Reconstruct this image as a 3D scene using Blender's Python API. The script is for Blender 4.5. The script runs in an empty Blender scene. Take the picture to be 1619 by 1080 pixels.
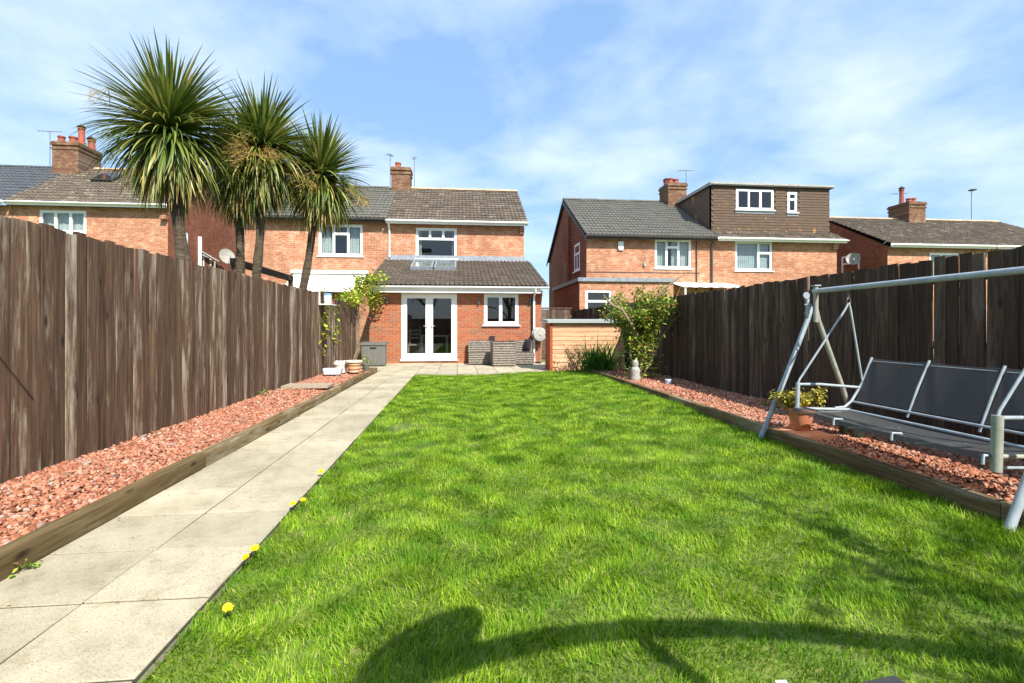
import bpy, bmesh, math, random
import numpy as np
from mathutils import Matrix, Vector, noise as mnoise

random.seed(7); RNG = np.random.default_rng(11)
R = math.radians
S = bpy.context.scene
COL = S.collection

# ---------------------------------------------------------------- camera
CAM_H = 1.15
cd = bpy.data.cameras.new('camera'); cam = bpy.data.objects.new('camera', cd); COL.objects.link(cam)
cd.sensor_width = 36.0; cd.lens = 36.0*800/1619; cd.shift_y = -23/1619
cd.clip_start = 0.05; cd.clip_end = 3000
cam.location = (0, 0, CAM_H); cam.rotation_euler = (R(90), 0, R(-6.0))
S.camera = cam

# ---------------------------------------------------------------- sky, sun, exposure
SUN_EL, SUN_AZ = 44.0, 23.0            # azimuth measured from straight behind the camera towards the right
to_sun = Vector((math.sin(R(SUN_AZ))*math.cos(R(SUN_EL)), -math.cos(R(SUN_AZ))*math.cos(R(SUN_EL)), math.sin(R(SUN_EL))))
W = bpy.data.worlds.new('World'); S.world = W; W.use_nodes = True
nt = W.node_tree; nt.nodes.clear()
def wn(t, **k):
    n = nt.nodes.new(t)
    for a, b in k.items(): setattr(n, a, b)
    return n
sky = wn('ShaderNodeTexSky', sky_type='NISHITA', sun_disc=False, sun_elevation=R(SUN_EL), sun_rotation=R(180-SUN_AZ),
         altitude=50.0, air_density=1.0, dust_density=0.6, ozone_density=1.6)
geo = wn('ShaderNodeTexCoord')
sep = wn('ShaderNodeSeparateXYZ'); nt.links.new(geo.outputs['Generated'], sep.inputs[0])
zc = wn('ShaderNodeMath', operation='ADD'); zc.inputs[1].default_value = 0.30; nt.links.new(sep.outputs[2], zc.inputs[0])
zm = wn('ShaderNodeMath', operation='MAXIMUM'); zm.inputs[1].default_value = 0.05; nt.links.new(zc.outputs[0], zm.inputs[0])
dv = wn('ShaderNodeVectorMath', operation='DIVIDE'); nt.links.new(geo.outputs['Generated'], dv.inputs[0])
cmb = wn('ShaderNodeCombineXYZ')
for i in range(3): nt.links.new(zm.outputs[0], cmb.inputs[i])
nt.links.new(cmb.outputs[0], dv.inputs[1])
mp = wn('ShaderNodeMapping'); mp.inputs['Scale'].default_value = (1.0, 1.05, 1.0); mp.inputs['Rotation'].default_value = (0, 0, R(25)); mp.inputs['Location'].default_value = (3.3, 1.2, 0)
nt.links.new(dv.outputs[0], mp.inputs[0])
nz = wn('ShaderNodeTexNoise'); nz.inputs['Scale'].default_value = 2.3; nz.inputs['Detail'].default_value = 8; nz.inputs['Roughness'].default_value = 0.53; nz.inputs['Distortion'].default_value = 0.1
nt.links.new(mp.outputs[0], nz.inputs['Vector'])
rp = wn('ShaderNodeValToRGB'); rp.color_ramp.elements[0].position = 0.40; rp.color_ramp.elements[1].position = 0.80
rp.color_ramp.elements[0].color = (0.0, 0.0, 0.0, 1); rp.color_ramp.elements[1].color = (0.85, 0.85, 0.85, 1)
nt.links.new(nz.outputs['Fac'], rp.inputs[0])
mx = wn('ShaderNodeMix', data_type='RGBA'); nt.links.new(rp.outputs[0], mx.inputs[0])
veil = wn('ShaderNodeMix', data_type='RGBA'); veil.inputs[0].default_value = 0.5; veil.inputs[7].default_value = (3.4, 5.9, 9.8, 1)   # thin high haze over the whole sky
nt.links.new(sky.outputs[0], veil.inputs[6]); nt.links.new(veil.outputs[2], mx.inputs[6]); mx.inputs[7].default_value = (7.8, 8.6, 9.6, 1)
bg = wn('ShaderNodeBackground'); bg.inputs[1].default_value = 0.09; nt.links.new(mx.outputs[2], bg.inputs[0])
wo = wn('ShaderNodeOutputWorld'); nt.links.new(bg.outputs[0], wo.inputs[0])

sd = bpy.data.lights.new('sun', 'SUN'); so = bpy.data.objects.new('sun', sd); COL.objects.link(so)
sd.energy = 5.0; sd.angle = R(0.5); sd.color = (1.0, 0.955, 0.88)
so.rotation_euler = to_sun.to_track_quat('Z', 'Y').to_euler(); so.location = (6, -8, 14)

S.view_settings.view_transform = 'Standard'; S.view_settings.look = 'None'
S.view_settings.exposure = 0.74; S.view_settings.gamma = 1.0; S.view_settings.use_curve_mapping = False
S.render.engine = 'CYCLES'

# ---------------------------------------------------------------- helpers
WORLD = {}
def lin(h):
    h = h.lstrip('#'); o = []
    for i in (0, 2, 4):
        c = int(h[i:i+2], 16)/255; o.append(c/12.92 if c <= .04045 else ((c+.055)/1.055)**2.4)
    return tuple(o)+(1,)
def link(o, parent=None, mw=None):
    COL.objects.link(o)
    mw = mw or Matrix.Identity(4)
    WORLD[o.name] = mw
    if parent is not None:
        o.parent = parent; o.matrix_parent_inverse = WORLD[parent.name].inverted()
    o.matrix_basis = mw
    return o
def tag(o, label=None, cat=None, group=None, kind=None):
    if label: o['label'] = label
    if cat: o['category'] = cat
    if group: o['group'] = group
    if kind: o['kind'] = kind
    return o
def thing(name, label, cat, loc=(0, 0, 0), group=None):
    o = bpy.data.objects.new(name, None); o.empty_display_size = .1
    link(o, None, Matrix.Translation(loc)); tag(o, label, cat, group); return o
def inst(name, mesh, parent, mw):
    o = bpy.data.objects.new(name, mesh); return link(o, parent, mw)

class MB:
    def __init__(s): s.v = []; s.f = []
    def add(s, vs, fs):
        b = len(s.v); s.v += [tuple(p) for p in vs]; s.f += [tuple(i+b for i in f) for f in fs]; return s
    def box(s, x0, x1, y0, y1, z0, z1, M=None):
        vs = [Vector((x, y, z)) for z in (z0, z1) for y in (y0, y1) for x in (x0, x1)]
        if M is not None: vs = [M@p for p in vs]
        return s.add(vs, [(0, 2, 3, 1), (4, 5, 7, 6), (0, 1, 5, 4), (2, 6, 7, 3), (0, 4, 6, 2), (1, 3, 7, 5)])
    def quad(s, a, b, c, d): return s.add([a, b, c, d], [(0, 1, 2, 3)])
    def prism(s, poly, y0, y1, axis='y'):
        # poly of (a, z); extruded along y (a = x) or along x (a = y)
        n = len(poly)
        if axis == 'y': vs = [(a, y0, z) for a, z in poly]+[(a, y1, z) for a, z in poly]
        else: vs = [(y0, a, z) for a, z in poly]+[(y1, a, z) for a, z in poly]
        fs = [tuple(range(n)), tuple(range(2*n-1, n-1, -1))]+[(i, i+n, (i+1) % n+n, (i+1) % n) for i in range(n)]
        return s.add(vs, fs)
    def tube(s, pts, r, n=10, caps=True):
        pts = [Vector(p) for p in pts]; rs = r if isinstance(r, (list, tuple)) else [r]*len(pts)
        t0 = (pts[1]-pts[0]).normalized(); up = Vector((0, 0, 1)) if abs(t0.z) < .9 else Vector((1, 0, 0))
        nrm = t0.cross(up).normalized(); b = len(s.v)
        for i, p in enumerate(pts):
            t = ((pts[min(i+1, len(pts)-1)]-pts[max(i-1, 0)])).normalized()
            nrm = (nrm-t*nrm.dot(t)).normalized(); bn = t.cross(nrm)
            for k in range(n):
                a = 2*math.pi*k/n; s.v.append(tuple(p+(nrm*math.cos(a)+bn*math.sin(a))*rs[i]))
        for i in range(len(pts)-1):
            for k in range(n):
                s.f.append((b+i*n+k, b+i*n+(k+1) % n, b+(i+1)*n+(k+1) % n, b+(i+1)*n+k))
        if caps:
            s.f.append(tuple(b+k for k in reversed(range(n)))); e = b+(len(pts)-1)*n; s.f.append(tuple(e+k for k in range(n)))
        return s
    def lathe(s, prof, c=(0, 0, 0), n=20):
        b = len(s.v)
        for r, z in prof:
            for k in range(n):
                a = 2*math.pi*k/n; s.v.append((c[0]+r*math.cos(a), c[1]+r*math.sin(a), c[2]+z))
        for i in range(len(prof)-1):
            for k in range(n):
                s.f.append((b+i*n+k, b+i*n+(k+1) % n, b+(i+1)*n+(k+1) % n, b+(i+1)*n+k))
        s.f.append(tuple(b+k for k in reversed(range(n)))); e = b+(len(prof)-1)*n; s.f.append(tuple(e+k for k in range(n)))
        return s
    def mesh(s, name, mat, smooth=False):
        m = bpy.data.meshes.new(name); m.from_pydata(s.v, [], s.f); m.update()
        if mat: m.materials.append(mat)
        if smooth:
            m.polygons.foreach_set('use_smooth', [True]*len(m.polygons))
            try: m.set_sharp_from_angle(angle=R(40))
            except Exception: pass
        return m
    def build(s, name, mat, parent=None, smooth=False, mw=None):
        return inst(name, s.mesh(name, mat, smooth), parent, mw)
def np_mesh(name, verts, faces, mat, smooth=False):
    """verts (n,3); faces (m,k) constant k"""
    m = bpy.data.meshes.new(name); k = faces.shape[1]
    m.vertices.add(len(verts)); m.vertices.foreach_set('co', verts.astype(np.float32).ravel())
    m.loops.add(faces.size); m.loops.foreach_set('vertex_index', faces.astype(np.int32).ravel())
    m.polygons.add(len(faces)); m.polygons.foreach_set('loop_start', np.arange(0, faces.size, k, dtype=np.int32))
    m.polygons.foreach_set('loop_total', np.full(len(faces), k, dtype=np.int32))
    if smooth: m.polygons.foreach_set('use_smooth', np.ones(len(faces), dtype=bool))
    m.update(calc_edges=True); m.validate()
    if mat: m.materials.append(mat)
    return m

# ---------------------------------------------------------------- materials
def newmat(name):
    m = bpy.data.materials.new(name); m.use_nodes = True; t = m.node_tree
    return m, t, t.nodes['Principled BSDF']
def N(t, typ, ins=None, **k):
    n = t.nodes.new(typ)
    for a, b in k.items(): setattr(n, a, b)
    for a, b in (ins or {}).items():
        if hasattr(b, 'is_output') or isinstance(b, bpy.types.NodeSocket): t.links.new(b, n.inputs[a])
        else: n.inputs[a].default_value = b
    return n
def ramp(t, fac, stops):
    r = t.nodes.new('ShaderNodeValToRGB'); e = r.color_ramp.elements
    while len(e) < len(stops): e.new(0.5)
    for i, (p, c) in enumerate(stops):
        e[i].position = p; e[i].color = c if len(c) == 4 else tuple(c)+(1,)
    t.links.new(fac, r.inputs[0]); return r.outputs[0]
def mixc(t, fac, a, b, mode='MIX'):
    n = t.nodes.new('ShaderNodeMix'); n.data_type = 'RGBA'; n.blend_type = mode
    for i, x in ((0, fac), (6, a), (7, b)):
        if isinstance(x, bpy.types.NodeSocket): t.links.new(x, n.inputs[i])
        else: n.inputs[i].default_value = x
    return n.outputs[2]
def objvec(t, stretch=(1, 1, 1), rand=True, coord='Object'):
    v = N(t, 'ShaderNodeNewGeometry').outputs['Position'] if coord == 'pos' else N(t, 'ShaderNodeTexCoord').outputs[coord]
    if rand:
        oi = N(t, 'ShaderNodeObjectInfo'); mu = N(t, 'ShaderNodeMath', {0: oi.outputs['Random'], 1: 57.0}, operation='MULTIPLY')
        ad = N(t, 'ShaderNodeVectorMath', {0: v, 1: mu.outputs[0]}, operation='ADD'); v = ad.outputs[0]
    mp = N(t, 'ShaderNodeMapping', {'Vector': v, 'Scale': stretch}); return mp.outputs[0]
def value_by_object(t, col, amt):
    oi = N(t, 'ShaderNodeObjectInfo')
    mr = N(t, 'ShaderNodeMapRange', {0: oi.outputs['Random'], 3: 1-amt, 4: 1+amt})
    h = N(t, 'ShaderNodeHueSaturation', {'Value': mr.outputs[0], 'Color': col}); return h.outputs[0]
def bump(t, b, fac, strength=.3, dist=.01):
    n = N(t, 'ShaderNodeBump', {'Height': fac, 'Strength': strength, 'Distance': dist}); t.links.new(n.outputs[0], b.inputs['Normal'])
def noisy(name, stops, scale=8, stretch=(1, 1, 1), rough=.8, detail=6, objvar=0.0, bmp=0.2, dist=.01, rand=True, metal=0, nrough=.6, spec=None, second=None):
    m, t, b = newmat(name)
    v = objvec(t, stretch, rand)
    n = N(t, 'ShaderNodeTexNoise', {'Vector': v, 'Scale': scale, 'Detail': detail, 'Roughness': nrough})
    c = ramp(t, n.outputs['Fac'], [(p, lin(h)) for p, h in stops])
    if second:
        n2 = N(t, 'ShaderNodeTexNoise', {'Vector': v, 'Scale': second[0], 'Detail': 4})
        f = ramp(t, n2.outputs['Fac'], [(second[1], (0, 0, 0)), (second[2], (1, 1, 1))])
        c = mixc(t, f, c, lin(second[3]))
    if objvar: c = value_by_object(t, c, objvar)
    t.links.new(c, b.inputs['Base Color']); b.inputs['Roughness'].default_value = rough; b.inputs['Metallic'].default_value = metal
    if spec is not None: b.inputs['Specular IOR Level'].default_value = spec
    if bmp: bump(t, b, n.outputs['Fac'], bmp, dist)
    return m

def brick_mat(name, axis, c1, c2, patch, mortar):
    m, t, b = newmat(name)
    g = N(t, 'ShaderNodeNewGeometry'); sp = N(t, 'ShaderNodeSeparateXYZ', {0: g.outputs['Position']})
    cb = N(t, 'ShaderNodeCombineXYZ', {0: sp.outputs[0 if axis == 'y' else 1], 1: sp.outputs[2]})
    br = N(t, 'ShaderNodeTexBrick', {'Vector': cb.outputs[0], 'Color1': lin(c1), 'Color2': lin(c2), 'Mortar': lin(mortar), 'Scale': 1.0,
           'Mortar Size': 0.0055, 'Mortar Smooth': .2, 'Bias': -.1, 'Brick Width': .225, 'Row Height': .075})
    n = N(t, 'ShaderNodeTexNoise', {'Vector': cb.outputs[0], 'Scale': 3.2, 'Detail': 5})
    sv = N(t, 'ShaderNodeMapping', {'Vector': cb.outputs[0], 'Scale': (5.5, 14, 1)})
    n4 = N(t, 'ShaderNodeTexNoise', {'Vector': sv.outputs[0], 'Scale': 1.0, 'Detail': 3})
    ad = N(t, 'ShaderNodeMath', {0: n4.outputs['Fac'], 1: n.outputs['Fac']}, operation='ADD')
    f2 = N(t, 'ShaderNodeMapRange', {0: ad.outputs[0], 1: .98, 2: 1.3, 3: 0, 4: .55})
    c = mixc(t, f2.outputs[0], br.outputs['Color'], lin(patch))
    inv = N(t, 'ShaderNodeMath', {0: 1.0, 1: br.outputs['Fac']}, operation='SUBTRACT')
    big = N(t, 'ShaderNodeTexNoise', {'Vector': cb.outputs[0], 'Scale': .7, 'Detail': 4})
    bf = ramp(t, big.outputs['Fac'], [(.35, (.82, .80, .79)), (.65, (1.06, 1.06, 1.06))])
    c = mixc(t, 1.0, c, bf, 'MULTIPLY')
    t.links.new(c, b.inputs['Base Color']); b.inputs['Roughness'].default_value = .9; b.inputs['Specular IOR Level'].default_value = .2
    bump(t, b, inv.outputs[0], .5, .008); return m

def wood_mat(name, cols, streak, streak_amt, objvar=.3, rough=.85, axis=2, knots=True):
    m, t, b = newmat(name)
    st = [22, 22, 22]; st[axis] = 1.2
    v = objvec(t, tuple(st)); n = N(t, 'ShaderNodeTexNoise', {'Vector': v, 'Scale': 1.6, 'Detail': 8, 'Roughness': .65, 'Distortion': .4})
    c = ramp(t, n.outputs['Fac'], [(p, lin(h)) for p, h in cols])
    st2 = [9, 9, 9]; st2[axis] = 1.3
    v2 = objvec(t, tuple(st2)); n2 = N(t, 'ShaderNodeTexNoise', {'Vector': v2, 'Scale': 1.0, 'Detail': 5, 'Roughness': .7})
    oi = N(t, 'ShaderNodeObjectInfo')
    sh = N(t, 'ShaderNodeMath', {0: oi.outputs['Random'], 1: .16}, operation='MULTIPLY')
    s2 = N(t, 'ShaderNodeMath', {0: n2.outputs['Fac'], 1: sh.outputs[0]}, operation='ADD')
    f = ramp(t, s2.outputs[0], [(.60, (0, 0, 0)), (.78, (streak_amt,)*3)])
    c = mixc(t, f, c, lin(streak))
    if knots:
        st3 = [6, 6, 6]; st3[axis] = 2.2
        v3 = objvec(t, tuple(st3)); vo = N(t, 'ShaderNodeTexVoronoi', {'Vector': v3, 'Scale': 1.0})
        kf = ramp(t, vo.outputs['Distance'], [(.05, (.25, .22, .2)), (.15, (1, 1, 1))])
        c = mixc(t, 1.0, c, kf, 'MULTIPLY')
    c = value_by_object(t, c, objvar)
    t.links.new(c, b.inputs['Base Color']); b.inputs['Roughness'].default_value = rough; b.inputs['Specular IOR Level'].default_value = .25
    bump(t, b, n.outputs['Fac'], .5, .006); return m

MAT = {}
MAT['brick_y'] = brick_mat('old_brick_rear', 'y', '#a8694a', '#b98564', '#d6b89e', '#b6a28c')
MAT['brick_x'] = brick_mat('old_brick_side_shade_tone', 'x', '#84452f', '#93583d', '#a87a5f', '#8b7564')  # same old brick, colour darkened to deepen the shade on side walls
MAT['chim_y'] = brick_mat('chimney_brick', 'y', '#704c38', '#8b6b50', '#aa9279', '#5c534a')
MAT['mortar'] = noisy('mortar', [(.3, '#977a66'), (.7, '#ab8f79')], 20, rough=.95)
def island_brick():
    m, t, b = newmat('extension_brick')
    oi = N(t, 'ShaderNodeObjectInfo'); g = N(t, 'ShaderNodeNewGeometry')
    a = N(t, 'ShaderNodeMath', {0: oi.outputs['Random'], 1: g.outputs['Random Per Island']}, operation='ADD')
    fr = N(t, 'ShaderNodeMath', {0: a.outputs[0]}, operation='FRACT')
    c = ramp(t, fr.outputs[0], [(0, lin('#a55a38')), (.35, lin('#b06845')), (.6, lin('#9c563a')), (.8, lin('#a5704f')), (1, lin('#8d604a'))])
    v = objvec(t); n = N(t, 'ShaderNodeTexNoise', {'Vector': v, 'Scale': 40, 'Detail': 4})
    c = mixc(t, .5, c, ramp(t, n.outputs['Fac'], [(.3, (.75, .72, .7)), (.7, (1.15, 1.12, 1.1))]), 'MULTIPLY')
    t.links.new(c, b.inputs['Base Color']); b.inputs['Roughness'].default_value = .88; b.inputs['Specular IOR Level'].default_value = .25
    bump(t, b, n.outputs['Fac'], .3, .004); return m
MAT['brick_new'] = island_brick()
MAT['tile_brown'] = noisy('concrete_tile_brown', [(.3, '#4e443a'), (.55, '#675b4d'), (.75, '#7a6e5d')], 9, objvar=.22, rough=.9, second=(2.5, .58, .75, '#9c9280'))
MAT['tile_dark'] = noisy('concrete_tile_dark_brown', [(.3, '#4d443c'), (.6, '#675a4d'), (.8, '#7b6d5b')], 9, objvar=.2, rough=.9)
MAT['tile_grey'] = noisy('concrete_tile_grey', [(.3, '#56544d'), (.7, '#6f6c63')], 9, objvar=.1, rough=.75)
MAT['tile_slate'] = noisy('tile_charcoal', [(.3, '#43464a'), (.7, '#565a5e')], 9, objvar=.08, rough=.7)
MAT['ridge'] = noisy('ridge_tile', [(.3, '#b08a66'), (.7, '#cdb08c')], 7, objvar=.15, rough=.9)
MAT['hung_tile'] = noisy('hung_tile', [(.3, '#4f3e32'), (.7, '#6b5646')], 30, stretch=(1, 1, .4), objvar=.1, rough=.9, second=(3, .66, .72, '#a5813c'))
MAT['white'] = noisy('white_upvc', [(.3, '#e9e9e6'), (.7, '#f2f2ef')], 3, rough=.35, bmp=0)
MAT['offwhite'] = noisy('offwhite_fabric', [(.3, '#e5e0d5'), (.7, '#f1ede4')], 5, rough=.8, bmp=.1)
MAT['curtain'] = noisy('curtain', [(.3, '#c9cbc8'), (.7, '#dfe1de')], 5, rough=.9, bmp=.1)
MAT['blind'] = noisy('blind', [(.3, '#c6cbd6'), (.7, '#d6dae2')], 5, rough=.8, bmp=0)
MAT['dark'] = noisy('dark_plastic', [(.3, '#1c1d1e'), (.7, '#2a2b2c')], 10, rough=.5, bmp=0)
MAT['fascia_dark'] = noisy('dark_fascia', [(.3, '#34302d'), (.7, '#4a4541')], 6, rough=.6, bmp=.05)
MAT['lead'] = noisy('lead_flashing', [(.3, '#6f757c'), (.7, '#8b9198')], 6, rough=.55, bmp=.1)
MAT['pot_red'] = noisy('chimney_pot_clay', [(.3, '#86412f'), (.7, '#9c5440')], 9, rough=.8, objvar=.12)
MAT['plaster'] = noisy('inside_plaster', [(.3, '#8d8a84'), (.7, '#9b9892')], 4, rough=.95, bmp=0)
MAT['floor_in'] = noisy('inside_floor', [(.3, '#5c5048'), (.7, '#6b5e54')], 4, rough=.6, bmp=0)
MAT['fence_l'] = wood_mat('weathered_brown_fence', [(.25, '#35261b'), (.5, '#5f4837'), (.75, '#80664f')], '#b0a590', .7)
MAT['fence_r'] = wood_mat('shade_darkened_fence', [(.25, '#261e17'), (.5, '#44362a'), (.75, '#5e4d3d')], '#756c5f', .5)  # board colour darkened to carry the shade on the fence face
MAT['rail'] = wood_mat('fence_rail', [(.25, '#3b3028'), (.6, '#5e4d40')], '#8a8073', .4, axis=1)
MAT['sleeper'] = wood_mat('timber_sleeper', [(.25, '#43351f'), (.5, '#6b5839'), (.75, '#857556')], '#9c927c', .7, axis=1, objvar=.14)
MAT['pine'] = wood_mat('pine_cladding', [(.25, '#b57a56'), (.5, '#cc9a76'), (.75, '#d8b08e')], '#dfbf9f', .5, axis=0, objvar=.08)
MAT['pine_side'] = wood_mat('shade_toned_pine_side', [(.25, '#8a3f24'), (.6, '#a85636')], '#b06a48', .3, axis=1, objvar=.05)  # dark red of the shaded side, shade included in the colour
MAT['felt'] = noisy('roof_felt', [(.3, '#8d9290'), (.7, '#a3a7a4')], 40, rough=.95)
def slab_mat():
    m, t, b = newmat('paving_slab')
    v = objvec(t, coord='pos', rand=False)
    n = N(t, 'ShaderNodeTexNoise', {'Vector': v, 'Scale': 2.2, 'Detail': 8, 'Roughness': .65})
    c = ramp(t, n.outputs['Fac'], [(.3, lin('#9b9179')), (.5, lin('#b0a68d')), (.7, lin('#bcb29a'))])
    n2 = N(t, 'ShaderNodeTexNoise', {'Vector': v, 'Scale': 120, 'Detail': 3, 'Roughness': .8})
    sp = ramp(t, n2.outputs['Fac'], [(.36, (.42, .39, .35)), (.47, (1, 1, 1)), (.62, (1, 1, 1)), (.75, (1.12, 1.1, 1.08))])
    c = mixc(t, .75, c, sp, 'MULTIPLY')
    n3 = N(t, 'ShaderNodeTexNoise', {'Vector': v, 'Scale': 9, 'Detail': 6, 'Roughness': .7})
    st = ramp(t, n3.outputs['Fac'], [(.34, (.72, .70, .66)), (.5, (1, 1, 1))])
    c = mixc(t, .7, c, st, 'MULTIPLY')
    c = value_by_object(t, c, .13)
    t.links.new(c, b.inputs['Base Color']); b.inputs['Roughness'].default_value = .92; b.inputs['Specular IOR Level'].default_value = .2
    bump(t, b, n2.outputs['Fac'], .35, .004); return m
MAT['slab'] = slab_mat()
MAT['joint'] = noisy('joint_grit', [(.3, '#2e2a20'), (.6, '#453f30'), (.8, '#4a5228')], 25, rough=1)
MAT['slab_old'] = noisy('weathered_slab', [(.3, '#8c7d68'), (.7, '#b0a088')], 14, rough=.95)
def island_ramp(name, stops, rough=.9, trans=0.0, posvar=None, bmpn=None, dry=None):
    m, t, b = newmat(name); g = N(t, 'ShaderNodeNewGeometry')
    fac = g.outputs['Random Per Island']
    c = ramp(t, fac, [(p, lin(h)) for p, h in stops])
    if posvar:
        n = N(t, 'ShaderNodeTexNoise', {'Vector': g.outputs['Position'], 'Scale': posvar[0], 'Detail': 5, 'Roughness': .6})
        f = ramp(t, n.outputs['Fac'], [(posvar[1], (0, 0, 0)), (posvar[2], (1, 1, 1))])
        c = mixc(t, f, c, mixc(t, .75, c, lin(posvar[3])))
    if dry:
        n = N(t, 'ShaderNodeTexNoise', {'Vector': g.outputs['Position'], 'Scale': dry[0], 'Detail': 7, 'Roughness': .7})
        f = ramp(t, n.outputs['Fac'], [(dry[1], (0, 0, 0)), (dry[2], (.6, .6, .6))]); c = mixc(t, f, c, lin(dry[3]))
    t.links.new(c, b.inputs['Base Color']); b.inputs['Roughness'].default_value = rough; b.inputs['Specular IOR Level'].default_value = .25
    if trans:
        tr = N(t, 'ShaderNodeBsdfTranslucent', {'Color': c}); ms = N(t, 'ShaderNodeMixShader', {0: trans, 1: b.outputs[0], 2: tr.outputs[0]})
        t.links.new(ms.outputs[0], t.nodes['Material Output'].inputs['Surface'])
    if bmpn:
        n = N(t, 'ShaderNodeTexNoise', {'Vector': g.outputs['Position'], 'Scale': bmpn, 'Detail': 4}); bump(t, b, n.outputs['Fac'], .6, .01)
    return m
MAT['gravel'] = island_ramp('red_gravel', [(0, '#855039'), (.3, '#a3684d'), (.6, '#b1785d'), (.85, '#bf8f76'), (.95, '#a99789'), (1, '#6a493b')], bmpn=90)
MAT['grass'] = island_ramp('grass_blades', [(0, '#587f10'), (.35, '#7ca418'), (.7, '#9cbe26'), (.92, '#bacf4a'), (1, '#d0c37c')], rough=.65, trans=.42, posvar=(2.6, .42, .62, '#4a7c10'), dry=(1.1, .60, .74, '#b3ab5c'))
MAT['lawn'] = noisy('lawn_ground', [(.3, '#4a5620'), (.6, '#6a7a2c'), (.8, '#7d6a42')], 12, rough=.95, rand=False)
MAT['soil'] = noisy('soil', [(.3, '#5a3a2c'), (.7, '#8a5542')], 25, rough=.95, rand=False)
MAT['ground'] = noisy('garden_ground', [(.3, '#4a5a28'), (.6, '#5f7434'), (.8, '#6e6044')], .8, rough=.95, rand=False)
MAT['palm'] = island_ramp('cordyline_leaf', [(0, '#3c5220'), (.4, '#5c6f2c'), (.8, '#848840'), (1, '#b0a05c')], rough=.5, trans=.2)
def palm_leaf():
    m, t, b = newmat('cordyline_leaf_single'); oi = N(t, 'ShaderNodeObjectInfo')
    c = ramp(t, oi.outputs['Random'], [(0, lin('#435a22')), (.4, lin('#66792f')), (.7, lin('#8a8f44')), (.9, lin('#aea85c')), (1, lin('#c6b274'))])
    t.links.new(c, b.inputs['Base Color']); b.inputs['Roughness'].default_value = .42
    tr = N(t, 'ShaderNodeBsdfTranslucent', {'Color': c}); ms = N(t, 'ShaderNodeMixShader', {0: .2, 1: b.outputs[0], 2: tr.outputs[0]})
    t.links.new(ms.outputs[0], t.nodes['Material Output'].inputs['Surface']); return m
MAT['palm_leaf'] = palm_leaf()
MAT['dead_leaf'] = island_ramp('dry_leaf', [(0, '#6b5536'), (.6, '#94804f'), (1, '#b8a570')], rough=.8)
MAT['trunk'] = noisy('palm_bark', [(.3, '#30271e'), (.6, '#574a38'), (.8, '#786850')], 5, stretch=(1, 1, 6), rough=.95, bmp=.8, dist=.03)
MAT['panicle'] = island_ramp('dry_flower_stalks', [(0, '#8f7036'), (.5, '#b09250'), (1, '#c7b077')], rough=.85)
MAT['bush'] = island_ramp('shrub_leaf', [(0, '#4c6b20'), (.4, '#6f8f2c'), (.75, '#97a83c'), (.92, '#b8b054'), (1, '#a7693f')], rough=.5, trans=.25)
MAT['vine'] = island_ramp('vine_leaf', [(0, '#7f9a2c'), (.5, '#a3b53a'), (.9, '#bcc24c'), (1, '#c08a4a')], rough=.5, trans=.3)
MAT['strap'] = island_ramp('strap_leaf', [(0, '#2f5a1e'), (.6, '#4d7f2c'), (1, '#79a040')], rough=.45, trans=.2)
MAT['golden'] = island_ramp('golden_leaf', [(0, '#8f8a2e'), (.5, '#b5a83e'), (.9, '#cfbd58'), (1, '#7d8a2e')], rough=.5, trans=.2)
MAT['bark'] = noisy('shrub_bark', [(.3, '#6d5a45'), (.7, '#a08d70')], 14, rough=.95, bmp=.5)
MAT['swing'] = noisy('grey_painted_steel', [(.35, '#8d979c'), (.7, '#a7b0b3')], 12, rough=.38, bmp=.05, second=(9, .70, .76, '#8f6a44'))
MAT['swing_old'] = noisy('yellowed_painted_steel', [(.35, '#83867a'), (.6, '#9a9c8c'), (.8, '#8a6a48')], 9, rough=.5, bmp=.1)
MAT['steel'] = noisy('aerial_steel', [(.3, '#5b5f63'), (.7, '#7d8185')], 10, rough=.45, metal=.6, bmp=0)
def textilene():
    m, t, b = newmat('sling_fabric')
    v = objvec(t, (420, 420, 420), rand=False); w = N(t, 'ShaderNodeTexWave', {'Vector': v, 'Scale': .3}); w.bands_direction = 'DIAGONAL'
    c = ramp(t, w.outputs['Fac'], [(0, lin('#343331')), (1, lin('#4f4d49'))])
    t.links.new(c, b.inputs['Base Color']); b.inputs['Roughness'].default_value = .6
    tp = N(t, 'ShaderNodeBsdfTransparent'); ms = N(t, 'ShaderNodeMixShader', {0: .2, 1: b.outputs[0], 2: tp.outputs[0]})
    t.links.new(ms.outputs[0], t.nodes['Material Output'].inputs['Surface']); return m
MAT['sling'] = textilene()
def wicker():
    m, t, b = newmat('wicker')
    v = objvec(t, (1, 1, 1), rand=False)
    w = N(t, 'ShaderNodeTexWave', {'Vector': v, 'Scale': 4.5, 'Distortion': 3.0, 'Detail': 2.0, 'Detail Scale': 6.0}); w.bands_direction = 'Z'
    n = N(t, 'ShaderNodeTexNoise', {'Vector': v, 'Scale': 30, 'Detail': 4})
    c = ramp(t, w.outputs['Fac'], [(0, lin('#3b342c')), (.4, lin('#756c60')), (1, lin('#988e80'))])
    c = mixc(t, .6, c, ramp(t, n.outputs['Fac'], [(.3, (.7, .7, .7)), (.7, (1.15, 1.15, 1.15))]), 'MULTIPLY')
    t.links.new(c, b.inputs['Base Color']); b.inputs['Roughness'].default_value = .7; bump(t, b, w.outputs['Fac'], .8, .012); return m
MAT['wicker'] = wicker()
MAT['box_grey'] = noisy('grey_storage_plastic', [(.3, '#5f5e58'), (.7, '#6e6d66')], 5, stretch=(9, 9, .4), rough=.55, bmp=.1)
MAT['terracotta'] = noisy('terracotta', [(.3, '#b5714e'), (.7, '#cd8d68')], 8, rough=.85)
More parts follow.
